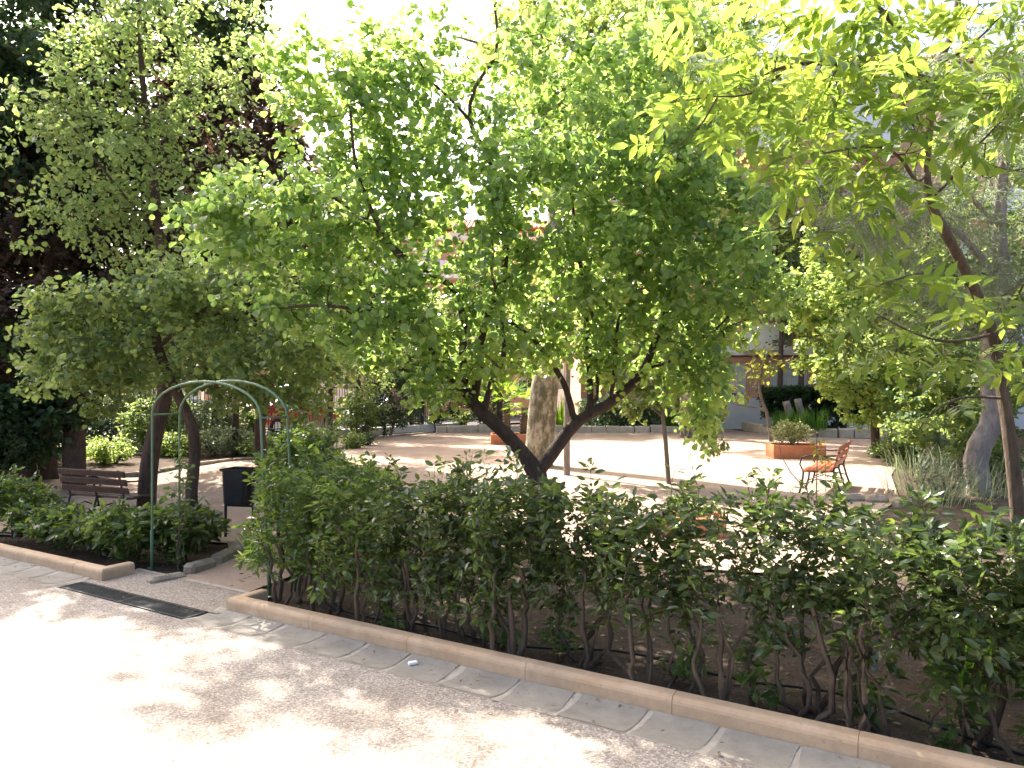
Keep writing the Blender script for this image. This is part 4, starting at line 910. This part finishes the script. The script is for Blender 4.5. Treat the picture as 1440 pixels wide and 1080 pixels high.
# ---- thin young trees on the court
tree('young_tree', 'thin straight young tree on the sand right of the plane trunk', 'young tree', W(797, 668, 16.06), [
    (PX([(797, 676, 16.06), (797, 620, 16.06), (798, 560, 16.06), (800, 480, 16.06), (802, 400, 16.06), (800, 340, 16.06)]), .075, .03)],
    BL([(800, 400, 16, 70, 70, 1.0, 80), (850, 470, 16, 50, 40, .8, 40), (760, 480, 16, 40, 40, .7, 30)]),
    dict(n=3800, size=.10, kind='round', mat='lf_plane', droop=.4, spread=.7, scatter=.06), 109, tip=.004, step=.2, bark='bark_pale', group=G)
tree('young_tree', 'thin dark young tree on the sand left of the red bench, crown hanging low', 'young tree', W(940, 680, 14.6), [
    (PX([(941, 690, 14.6), (938, 650, 14.6), (935, 610, 14.6), (931, 575, 14.6), (928, 520, 14.6), (930, 450, 14.6)]), .05, .025), (PX([(933, 590, 14.6), (950, 578, 14.6), (975, 572, 14.5)]), .02, .01), (PX([(932, 583, 14.6), (915, 570, 14.6), (900, 545, 14.6)]), .02, .01)],
    BL([(920, 510, 14.6, 70, 45, 1.1, 90), (998, 575, 14.4, 22, 60, .4, 70), (900, 560, 14.6, 50, 24, .6, 40), (900, 470, 14.6, 70, 40, .9, 50)]),
    dict(n=4600, size=.095, kind='round', mat='lf_mid', droop=.5, spread=.7, scatter=.05), 110, tip=.0035, step=.16, bark='bark_grey', group=G)
tree('magnolia', 'small sparse tree with big yellowing leaves in front of the brick wall', 'tree', (*W(1046, 622, 26)[:2], 0), [
    (PX([(1085, 625, 26), (1078, 580, 26), (1068, 550, 26), (1075, 500, 26)]), .07, .03), (PX([(1078, 575, 26), (1050, 572, 26), (1025, 565, 26), (1010, 540, 26)]), .035, .015), (PX([(1025, 566, 26), (1045, 560, 26), (1062, 540, 26)]), .02, .01)],
    BL([(1030, 540, 26, 26, 24, .6, 22), (1065, 520, 26, 24, 24, .6, 20), (1085, 500, 26, 34, 20, .6, 18), (1010, 520, 26, 20, 16, .5, 9), (905, 440, 26, 40, 40, .8, 0)]),
    dict(n=230, size=.30, kind='ellip', mat='lf_yellow', droop=.2, spread=.8, scatter=.1), 111, tip=.006, step=.3, bark='bark_grey')
# ---- walnut leaning in from the right
tree('walnut_tree', 'slim leaning tree at the right with long bright yellow green leaflets', 'tree', (*W(1432, 800, 6.6)[:2], 0), [
    (PX([(1434, 860, 6.6), (1432, 760, 6.6), (1428, 690, 6.6), (1418, 600, 6.6), (1408, 540, 6.6), (1396, 470, 6.5), (1372, 410, 6.4), (1340, 345, 6.2), (1308, 280, 6.1), (1304, 220, 6.1), (1312, 140, 6.0), (1322, 90, 6.0), (1345, 30, 6.0), (1350, -40, 6.0)]), .066, .022),
    (PX([(1318, 110, 6.0), (1290, 106, 5.9), (1240, 95, 5.8), (1180, 88, 5.7), (1115, 90, 5.6), (1075, 105, 5.5)]), .03, .012), (PX([(1290, 105, 5.9), (1280, 70, 5.9), (1262, 35, 5.8), (1225, 0, 5.8)]), .032, .02),
    (PX([(1180, 88, 5.7), (1165, 125, 5.6), (1140, 160, 5.5), (1110, 190, 5.4)]), .014, .006), (PX([(1320, 90, 6), (1370, 60, 5.6), (1400, 30, 5.3)]), .018, .01), (PX([(1304, 240, 6.1), (1290, 255, 5.8), (1265, 220, 5.5), (1230, 205, 5.2), (1160, 215, 4.9)]), .02, .006),
    (PX([(1372, 410, 6.4), (1330, 380, 6), (1290, 385, 5.6), (1240, 400, 5.2)]), .016, .006), (PX([(1396, 470, 6.5), (1340, 480, 6), (1290, 470, 5.6), (1230, 440, 5.3)]), .016, .006), (PX([(1400, 500, 6.5), (1420, 440, 6), (1440, 400, 5.5)]), .018, .008),
    (PX([(1410, 560, 6.6), (1350, 560, 6.2), (1300, 590, 6.0), (1290, 610, 6.0)]), .014, .006), (PX([(1308, 280, 6.1), (1340, 250, 5.7), (1380, 200, 5.3), (1430, 150, 5)]), .018, .008), (PX([(1115, 90, 5.6), (1060, 130, 5.4), (1010, 135, 5.3), (930, 145, 5.2)]), .011, .005), (PX([(1010, 135, 5.3), (990, 170, 5.3), (935, 220, 5.3)]), .008, .004)],
    BL([(1100, 110, 5.5, 90, 70, .6, 34), (1200, 190, 5.2, 120, 60, .6, 44), (1000, 110, 5.3, 70, 60, .4, 20), (1180, 40, 5.7, 130, 50, .6, 32), (1240, 150, 5.7, 60, 60, .6, 20), (1405, 150, 4.7, 40, 50, .4, 26), (1250, 60, 5.6, 90, 50, .6, 20), (1220, 250, 5.4, 70, 30, .6, 14), (1400, 250, 5.0, 40, 30, .4, 10), (1390, 40, 5.3, 70, 50, .5, 22),
        (1240, 400, 5.3, 70, 20, .5, 8), (1310, 480, 5.8, 80, 30, .6, 10), (1425, 420, 5.5, 30, 60, .4, 10), (1420, 500, 5.8, 30, 40, .4, 8), (1170, 300, 5.2, 70, 30, .5, 8)]),
    dict(n=430, size=.31, kind='walnut', mat='lf_walnut', droop=.15, spread=.55, scatter=.02), 112, tip=.0032, step=.12, bark='bark_brown', lift=.03)
# ---- gnarled pale trunk with feathery crown, dark companions
tree('gnarled_pine', 'gnarled pale S shaped trunk with grey green feathery crown at the right', 'tree', (*W(1378, 692, 13.2)[:2], 0), [
    (PX([(1376, 705, 13.2), (1374, 680, 13.2), (1370, 650, 13.2), (1376, 625, 13.2), (1390, 600, 13.2), (1396, 565, 13.2), (1392, 530, 13.2), (1398, 480, 13.2), (1410, 400, 13.2), (1405, 320, 13.2), (1415, 200, 13.2), (1425, 60, 13.2)]), .19, .05),
    (PX([(1410, 400, 13.2), (1350, 330, 13.2), (1290, 290, 13), (1220, 270, 12.8)]), .06, .02), (PX([(1405, 320, 13.2), (1340, 250, 13), (1270, 190, 13)]), .05, .015), (PX([(1415, 200, 13.2), (1370, 110, 13), (1350, 30, 13)]), .05, .015)],
    BL([(1300, 320, 13, 120, 70, 1.3, 150), (1230, 300, 13, 90, 60, 1.0, 80), (1400, 260, 13.2, 80, 100, 1.3, 100), (1390, 80, 13.2, 80, 110, 1.3, 110), (1330, 420, 13, 100, 50, 1.2, 80), (1430, 420, 13, 40, 90, 1.0, 60), (1270, 130, 13, 50, 40, .6, 24)]),
    dict(n=22000, size=.15, kind='needle', mat='lf_grey', droop=.5, spread=1.0, scatter=.07), 113, tip=.004, step=.2, bark='bark_pale', ridge=.2, group=G)
tree('twisted_tree', 'dark thin twisted tree between the gnarled trunk and the green shrubbery', 'tree', (*W(1352, 680, 15.2)[:2], 0), [
    (PX([(1354, 690, 15.2), (1352, 640, 15.2), (1346, 600, 15.2), (1338, 560, 15.2), (1335, 500, 15.2), (1312, 430, 15.2), (1310, 380, 15.2), (1305, 300, 15.2)]), .12, .04)],
    BL([(1330, 520, 15, 70, 50, 1.0, 80), (1260, 470, 15, 90, 60, 1.2, 90), (1400, 560, 15, 50, 60, 1.0, 50), (1310, 600, 15, 60, 30, .8, 50), (1290, 380, 15, 80, 50, 1.2, 50)]),
    dict(n=9500, size=.095, kind='round', mat='lf_mid', droop=.4, spread=.7, scatter=.06), 114, tip=.004, step=.2, group=G)
tree('broadleaf_tree', 'bushy bright green low tree at the right edge of the court', 'tree', (*W(1230, 640, 20)[:2], 0), [
    (PX([(1232, 650, 20), (1230, 600, 20), (1222, 550, 20), (1215, 480, 20), (1205, 400, 20)]), .12, .04), (PX([(1222, 550, 20), (1250, 500, 20), (1280, 460, 20)]), .06, .02), (PX([(1226, 570, 20), (1190, 540, 19.6), (1160, 520, 19.4)]), .04, .015)],
    BL([(1210, 520, 19.6, 70, 50, 1.6, 120), (1270, 560, 19.6, 80, 50, 1.6, 120), (1180, 440, 20, 70, 60, 1.6, 90), (1260, 430, 20, 90, 70, 1.8, 110), (1140, 400, 20, 60, 70, 1.5, 70), (1340, 600, 19, 60, 50, 1.2, 60)]),
    dict(n=15500, size=.12, kind='round', mat='lf_bright', droop=.4, spread=.7, scatter=.08), 115, tip=.005, step=.3, group=G)
# ---- trees at the back
def back_tree(label, px, Y, base_py, H_py, rx, mat, seed, n=9000, size=.2, kind='diamond', lo=None, name='broadleaf_tree', cnt=150, bark='bark'):
    lo = lo if lo is not None else base_py-40
    cy = (H_py+lo)/2; rz = (lo-H_py)/2; r_ = rx/F*Y
    tree(name, label, 'tree', (*W(px, base_py, Y)[:2], 0), [(PX([(px, 545+1976/Y+2, Y), (px+4, lo, Y), (px-3, cy, Y), (px+5, H_py+rz*.4, Y)]), .0045*Y, .03)],
         BL([(px, cy, Y, rx*.8, rz*.75, r_*.7, cnt), (px-rx*.4, cy+rz*.3, Y, rx*.55, rz*.5, r_*.5, cnt//2), (px+rx*.45, cy+rz*.1, Y, rx*.5, rz*.5, r_*.5, cnt//2), (px+rx*.1, cy-rz*.5, Y, rx*.5, rz*.5, r_*.4, cnt//3)]),
         dict(n=n, size=size, kind=kind, mat=mat, droop=.3, spread=.8, scatter=.16), seed, tip=.008, step=.5, group='trees at the back of the park', minr=.0, bark=bark)
back_tree('round crowned green tree behind the right end of the clipped dark hedge', 1185, 32, 608, 250, 110, 'lf_mid', 120, 13000, .17, cnt=170, lo=520)
back_tree('loose light tree screening the upper floors of the brick block', 1125, 30.5, 612, 60, 70, 'lf_plane', 132, 1800, .2, lo=330, cnt=90)
back_tree('tall dark tree behind the feathery crown at the far right', 1400, 24, 620, 40, 150, 'lf_mid', 121, 14000, .2, lo=620)
back_tree('loose green tree in front of the white window bays', 1095, 31, 612, 280, 50, 'lf_plane', 122, 3000, .2, lo=430)
back_tree('mid green tree behind the plane trunk at the left', 700, 33, 605, 330, 95, 'lf_mid', 123, 11000, .2, lo=560)
back_tree('light green tree beside the street, behind the long left branch', 590, 34, 605, 400, 80, 'lf_mid', 124, 8000, .2, lo=560)
back_tree('dark tree by the fence behind the tall grass', 500, 31, 610, 330, 80, 'lf_dark', 125, 9000, .2, lo=520)
back_tree('shadowed tree over the street fence, seen through the arch', 300, 24, 625, 380, 110, 'lf_mid', 126, 11000, .17, lo=520)
back_tree('small green tree beside the graffiti wall', 180, 26, 625, 420, 70, 'lf_mid', 127, 6000, .17, lo=590)
back_tree('broad tree filling the gap behind the right limb of the fork', 860, 33, 605, 380, 110, 'lf_mid', 128, 8500, .2, lo=520)
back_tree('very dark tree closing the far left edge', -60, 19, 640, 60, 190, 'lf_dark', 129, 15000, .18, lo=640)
back_tree('tall purple leaved tree at the left behind the light green one', 330, 21, 640, 60, 130, 'lf_plum', 130, 15000, .17, lo=470, name='plum_tree')
back_tree('tall mid green tree beyond the bushy crown, over the street', 462, 27, 618, 200, 90, 'lf_mid', 131, 12000, .2, lo=500)
# ---- shrubs round the court
def bush(label, px, py, rx, ry, mat, seed, n=1500, size=.09, kind='diamond', depth=None, name='shrub', grp='shrubs round the sandy court', ntar=110, z0=.05, Y=None):
    Y = Y or 1976/(py-545); w_ = rx/F*Y; h = 2*ry/F*Y
    shrub(name, label, 'shrub', (*W(px, py, Y)[:2], float(gz((px-720)/F*Y, Y))), (w_, depth or w_*.8), h, 6, ntar, dict(n=n, size=size, kind=kind, mat=mat, scatter=.06, rmax=.03), seed, grp, z0=z0, tip=.005, stemr=.03)
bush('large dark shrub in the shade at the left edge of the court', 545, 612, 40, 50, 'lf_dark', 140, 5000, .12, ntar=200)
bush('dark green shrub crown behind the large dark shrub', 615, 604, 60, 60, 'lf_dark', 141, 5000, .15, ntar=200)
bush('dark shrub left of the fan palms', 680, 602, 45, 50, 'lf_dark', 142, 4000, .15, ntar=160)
bush('small round yellow green shrub, left of the pair under the left limb', 610, 600, 12, 9, 'lf_bright', 143, 500, .1, ntar=50)
bush('round bright green shrub under the left limb', 647, 602, 17, 13, 'lf_bright', 144, 900, .1, ntar=70)
bush('small pale shrub just left of the palm planter', 692, 602, 13, 10, 'lf_hedge_light', 145, 500, .1, ntar=50)
bush('dark hedge like shrub behind the cream edging, right of the plane trunk', 850, 600, 60, 22, 'lf_dark', 146, 4000, .14, Y=33, ntar=160)
bush('dark shrub behind the pale plane trunk', 935, 600, 50, 24, 'lf_mid', 147, 3000, .14, Y=33, ntar=140)
bush('low dark cushion plant at the court edge by the fence', 515, 626, 18, 8, 'lf_dark', 148, 600, .09, ntar=50)
bush('low green bush at the court edge beside the tall grass', 498, 630, 22, 10, 'lf_mid', 149, 700, .09, ntar=50)
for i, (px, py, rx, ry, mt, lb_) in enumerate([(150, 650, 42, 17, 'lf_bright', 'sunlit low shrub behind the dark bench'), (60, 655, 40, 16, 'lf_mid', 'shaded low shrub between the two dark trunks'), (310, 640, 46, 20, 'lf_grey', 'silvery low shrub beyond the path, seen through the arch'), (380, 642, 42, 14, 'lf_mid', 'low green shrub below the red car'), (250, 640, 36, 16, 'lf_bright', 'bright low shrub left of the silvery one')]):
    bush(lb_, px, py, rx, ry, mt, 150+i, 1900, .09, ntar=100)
for i, (px, Y, rx, h_, lb_) in enumerate([(140, 24.5, 40, 42, 'tall straggly pale shrub by the fence in front of the graffiti wall'), (185, 23.5, 36, 50, 'tall straggly shrub by the fence left of the tall trunk'), (335, 26, 40, 34, 'tangled shrub along the fence, right part of the arch view')]):
    bush(lb_, px, 545+1976/Y, rx, h_, 'lf_grey', 160+i, 1900, .09, ntar=120)
for i, (px, Y, rx, h_, mt, lb_) in enumerate([(60, 22, 60, 60, 'lf_dark', 'dark tangled shrub by the fence at the far left'), (255, 25, 40, 36, 'lf_mid', 'green shrub by the fence behind the tall trunk'), (440, 26.5, 36, 8, 'lf_mid', 'green shrub by the fence in front of the red car bonnet'), (350, 25, 20, 24, 'lf_mid', 'narrow shrub by the fence left of the red car'), (-10, 14.5, 60, 70, 'lf_dark', 'very dark shrub at the left edge before the plum trunk')]):
    bush(lb_, px, 545+1976/Y, rx, h_, mt, 165+i*37, 2600, .11, ntar=130)
for i, (px, Y, rx, h_, mt, lb_) in enumerate([(120, 23, 50, 34, 'lf_dark', 'dark shrub by the fence left of the graffiti wall'), (215, 21.8, 44, 40, 'lf_mid', 'full shrub by the fence between the tall trunk and the silver car'), (300, 23.5, 44, 34, 'lf_grey', 'wide pale shrub by the fence in the arch view'), (505, 28, 34, 34, 'lf_mid', 'full shrub by the fence right of the red car'), (360, 21.5, 36, 13, 'lf_mid', 'leafy shrub on the near side of the fence below the red car'), (20, 20, 80, 90, 'lf_dark', 'huge dark shrub mass behind the plum trunk at the left')]):
    bush(lb_, px, 545+1976/Y, rx, h_, mt, 480+i*7, 3300, .12, ntar=150)
# clipped dark hedge at the back right
hy = 30.5
shrub('clipped_hedge', 'flat topped dark clipped hedge on the curved stone wall', 'hedge', (*W(1158, 605, hy)[:2], .2), (2.55, .5), 1.7, 14, 600, dict(n=30000, size=.12, kind='diamond', mat='lf_dark', scatter=.04, rmax=.03), 170, z0=.28, tip=.006, stemr=.035, box=True, lean=.4)
for i, px in enumerate((1112, 1130)):
    Y = 29.4; mb = MB(); rr = np.random.default_rng(i); zz = np.linspace(0, 1.2+.1*i, 9); mb.tube([(.05*math.sin(z*3+i)-.14*z, 0, z) for z in zz], [.13*(1+.15*rr.random()) for z in zz], 10)
    o = mb.build('palm_stump', M['bark_pale'], None, True); o.location = (*W(px, 600, Y)[:2], .15); tag(o, ('bare shaggy palm stump in front of the dark hedge, left one', 'bare shaggy palm stump in front of the dark hedge, right one')[i], 'palm stump', 'palm stumps by the dark hedge')
for i, (px, L) in enumerate(((1098, .8), (1120, .95), (1148, .9))):
    blades('strap_plant', ('green strap leaved clump at the left end of the curved wall', 'tallest strap leaved clump, around the palm stumps', 'green strap leaved clump right of the palm stumps')[i], 'plant', (*W(px, 605, 28.9-i*.2)[:2], .28), 90, L, .035, 180+i, spreadr=.35, group='strap leaved clumps on the curved wall')
for i, (px, py) in enumerate(((790, 603), (945, 606), (985, 606))):
    blades('strap_plant', ('bright strap leaved plant right of the plane trunk behind the edging', 'spiky low plant behind the edging, left of the pale trunk', 'spiky low plant behind the edging, right of the pale trunk')[i], 'plant', (*W(px, py, 32.2)[:2], .1), 80, (1.5, .7, .7)[i], .06, 190+i, spreadr=.3, mat='lf_palm')
blades('tall_grass', 'tall upright grass clump at the near left edge of the court', 'grass clump', (*W(448, 648, 17.2)[:2], 0), 260, 1.35, .018, 195, lean=.35, spreadr=.35, mat='lf_grey')
for i, (px, py, L) in enumerate(((1300, 690, .9), (1335, 700, 1.0), (1290, 660, .8), (1400, 690, .9), (1350, 655, .9))):
    Y = 1976/(py+8-545); blades('feathery_grass', ('feathery grass clump nearest the flat stones', 'large feathery grass clump left of the gnarled trunk base', 'feathery grass clump at the right rim of the sand', 'feathery grass clump right of the gnarled trunk base', 'feathery grass clump behind the gnarled trunk')[i], 'grass clump', (*W(px, py, Y)[:2], 0), 95, L, .012, 200+i, lean=1.25, spreadr=.6, mat='lf_grey', group='feathery clumps by the gnarled trunk')
for i, (px, py, rx, ry) in enumerate(((1320, 672, 44, 30), (1262, 640, 34, 22), (1405, 668, 36, 30), (1330, 640, 50, 26))):
    bush(('pale grey green feathery shrub beside the gnarled trunk', 'small grey green shrub at the right rim of the sand', 'leafy shrub between the gnarled trunk and the leaning tree', 'fine leaved shrub behind the feathery clumps')[i], px, py+30 if i < 1 else py+14, rx, ry, ('lf_grey', 'lf_hedge_light', 'lf_mid', 'lf_grey')[i], 210+i, 2200, .08, 'needle' if i in (0, 3) else 'diamond')
tree('sapling', 'thin bent leafless sapling in front of the red bench', 'sapling', (*W(1134, 715, 12)[:2], 0), [
    (PX([(1136, 706, 12), (1135, 690, 12), (1112, 665, 12), (1098, 640, 12), (1094, 605, 12)]), .012, .006)], None, None, 220, tip=.003, bark='bark_grey')
tree('sapling', 'thin upright sapling with small yellow leaves in front of the red bench', 'sapling', (*W(1148, 715, 11.6)[:2], 0), [
    (PX([(1148, 712, 11.6), (1148, 680, 11.6), (1149, 640, 11.6), (1147, 605, 11.6)]), .014, .006), (PX([(1161, 712, 11.6), (1161, 680, 11.6), (1160, 645, 11.6)]), .008, .005)],
    BL([(1149, 625, 11.6, 8, 12, .08, 8), (1160, 642, 11.6, 6, 5, .06, 5)]), dict(n=60, size=.09, kind='ellip', mat='lf_yellow', droop=.7, spread=.5, scatter=.01), 221, tip=.002, step=.05, bark='bark_grey')
# ---- the long hedge
hedge_labels = ['leftmost, against the dark green post of the arch', 'light leaved one second from the arch', 'third from the arch, bare twigs on its front', 'fourth from the arch, with tall shoots above the top', 'fifth from the arch, left of the fork', 'the one in front of the forked trunk',
                'just right of the forked trunk', 'left of the wide bare gap', 'right of the wide bare gap', 'with thick dark stems near the middle of the right half', 'below the red bench', 'long shoots on top, right of the bench', 'in front of the strap leaved clumps', 'second from the right edge, with large light leaves', 'at the right edge of the picture', 'cut by the right picture edge']
hs = [-2.52, -2.06, -1.6, -1.12, -.64, -.15, .32, .80, 1.28, 1.76, 2.2, 2.62, 3.0, 3.4, 3.8, 4.25]
for i, s_ in enumerate(hs):
    left = i < 5; b_ = K(s_, .42+.10*math.sin(i*2.3))
    sparse = .62 if 5 < i < 12 else .8
    shrub('hedge_shrub', 'hedge shrub on bare stems, '+hedge_labels[i], 'hedge shrub', b_, (.34, .28 if not left else .34), (1.17+.05*math.sin(i*1.7)+.05*(i > 11)), 6, 250 if left else 210,
          dict(n=int(1900*(1.2 if left else sparse+.42)*(.72 if i == 2 else .55 if i == 8 else .8 if i == 10 else 1.12 if i in (5, 12) else 1)), size=.072 if i < 12 else .085, kind='ellip', mat='lf_hedge_light' if i in (0, 1, 2) else 'lf_hedge', scatter=.012, droop=.15, spread=.75, rmax=.009),
          300+i, 'shrubs of the long hedge', z0=.24 if left else (.46 if i < 12 else .30), bark='bark_brown', tip=.0026, stemr=.019, shoots=(6, 3, 2, 7, 9, 3, 3, 5, 7, 8, 7, 6, 5, 5, 4, 3)[i], stemh=.5, box=True, lean=.36, tangle=46, rootr=.7)
# low sprouts at the hedge foot
for i, (s_, t_, h_) in enumerate(((-1.35, .40, .34), (-.35, .42, .36), (.1, .55, .30), (.98, .5, .30), (1.5, .40, .48), (2.05, .45, .42), (2.45, .38, .50), (2.9, .42, .45), (3.3, .36, .62), (3.75, .4, .6))):
    lb_ = ('under the third hedge shrub', 'left of the lowest hedge stems', 'under the forked trunk', 'in the bare gap of the hedge', 'between the thick dark stems', 'at the foot of the hedge below the bench', 'large leaved, right of the thick stems', 'bright leaved, right half of the hedge foot', 'tall and bright near the right edge', 'at the foot of the right edge')[i]
    shrub('leafy_sprout', 'leafy green sprout rising from the soil '+lb_, 'sprout', K(s_, t_), (.16, .12), h_, 3, 22, dict(n=85 if i < 4 else 120, size=.085, kind='ellip', mat='lf_hedge_light', scatter=.01, droop=.3, spread=.5, rmax=.009), 340+i, 'sprouts at the foot of the hedge', z0=.2, tip=.0022, stemr=.006)
shrub('climbing_shrub', 'thin twiggy climber scrambling up the left side of the garden arch', 'climber', K(-4.5, .70), (.13, .10), 1.35, 4, 60, dict(n=260, size=.07, kind='ellip', mat='lf_hedge_light', scatter=.01, rmax=.009), 359, z0=.15, tip=.0025, stemr=.008)
# bright bush behind the hedge left
shrub('bright_bush', 'bright green dense low bush just behind the left end of the hedge', 'shrub', (-1.95, 8.3, 0), (.85, .55), 1.12, 9, 300, dict(n=5200, size=.075, kind='ellip', mat='lf_bright', scatter=.02, rmax=.012), 360, z0=.15, tip=.003)
shrub('leafy_shrub', 'tall loose shrub behind the arch post, topping the left end of the hedge', 'shrub', (-2.12, 7.45, 0), (.42, .4), 1.5, 7, 190, dict(n=2600, size=.085, kind='ellip', mat='lf_hedge_light', scatter=.02, rmax=.010), 361, z0=.3, tip=.003, shoots=8)
shrub('leafy_shrub', 'loose green shrub beside the tall grass clump, behind the hedge', 'shrub', (-3.0, 10.8, 0), (.8, .6), 1.15, 7, 160, dict(n=2600, size=.085, kind='ellip', mat='lf_hedge_light', scatter=.03, rmax=.012), 362, z0=.15, tip=.003)
# strap plants in the bed behind the hedge and by the arch
for i, (s_, t_, L, lb_) in enumerate(((2.55, 1.5, .55, 'sunlit strap leaved clump seen through the hedge below the bench'), (3.6, 1.3, .6, 'strap leaved clump seen through the right part of the hedge'), (4.1, 1.9, .65, 'strap leaved clump behind the right end of the hedge'), (3.1, 2.1, .6, 'strap leaved clump at the rear of the hedge bed'), (-4.15, 1.55, .45, 'small strap leaved clump at the foot of the crooked arch tree'))):
    blades('strap_plant', lb_, 'plant', K(s_, t_), 70, L, .03, 370+i, spreadr=.22, lean=.8)
# ---- low shrubs of the left bed
ll = ['at the far left edge of the photo', 'second from the left edge', 'below the left end of the dark bench', 'yellowish one below the dark bench', 'light green one right of the dark bench', 'left beside the arch post', 'between the arch posts', 'small one behind, near the tall trunk', 'rear one left of the bench']
lp = [(-8.6, .65, .74), (-7.9, .7, .74), (-7.2, .7, .5), (-6.55, .62, .46), (-5.95, .7, .42), (-5.25, .62, .62), (-4.85, .95, .6), (-5.4, 1.5, .34), (-9.5, 1.2, .6)]
for i, (s_, t_, h_) in enumerate(lp):
    shrub('low_shrub', 'low glossy green shrub in the left bed, '+ll[i], 'shrub', K(s_, t_), (.42, .36), h_, 6, 120, dict(n=1150, size=.105, kind='ellip', mat='lf_hedge' if i % 2 == 0 else 'lf_hedge_light', scatter=.02, rmax=.010, droop=.1), 390+i, 'low shrubs of the left bed', z0=.3, tip=.003, stemr=.010, shoots=0 if i in (3, 4, 7) else 2)
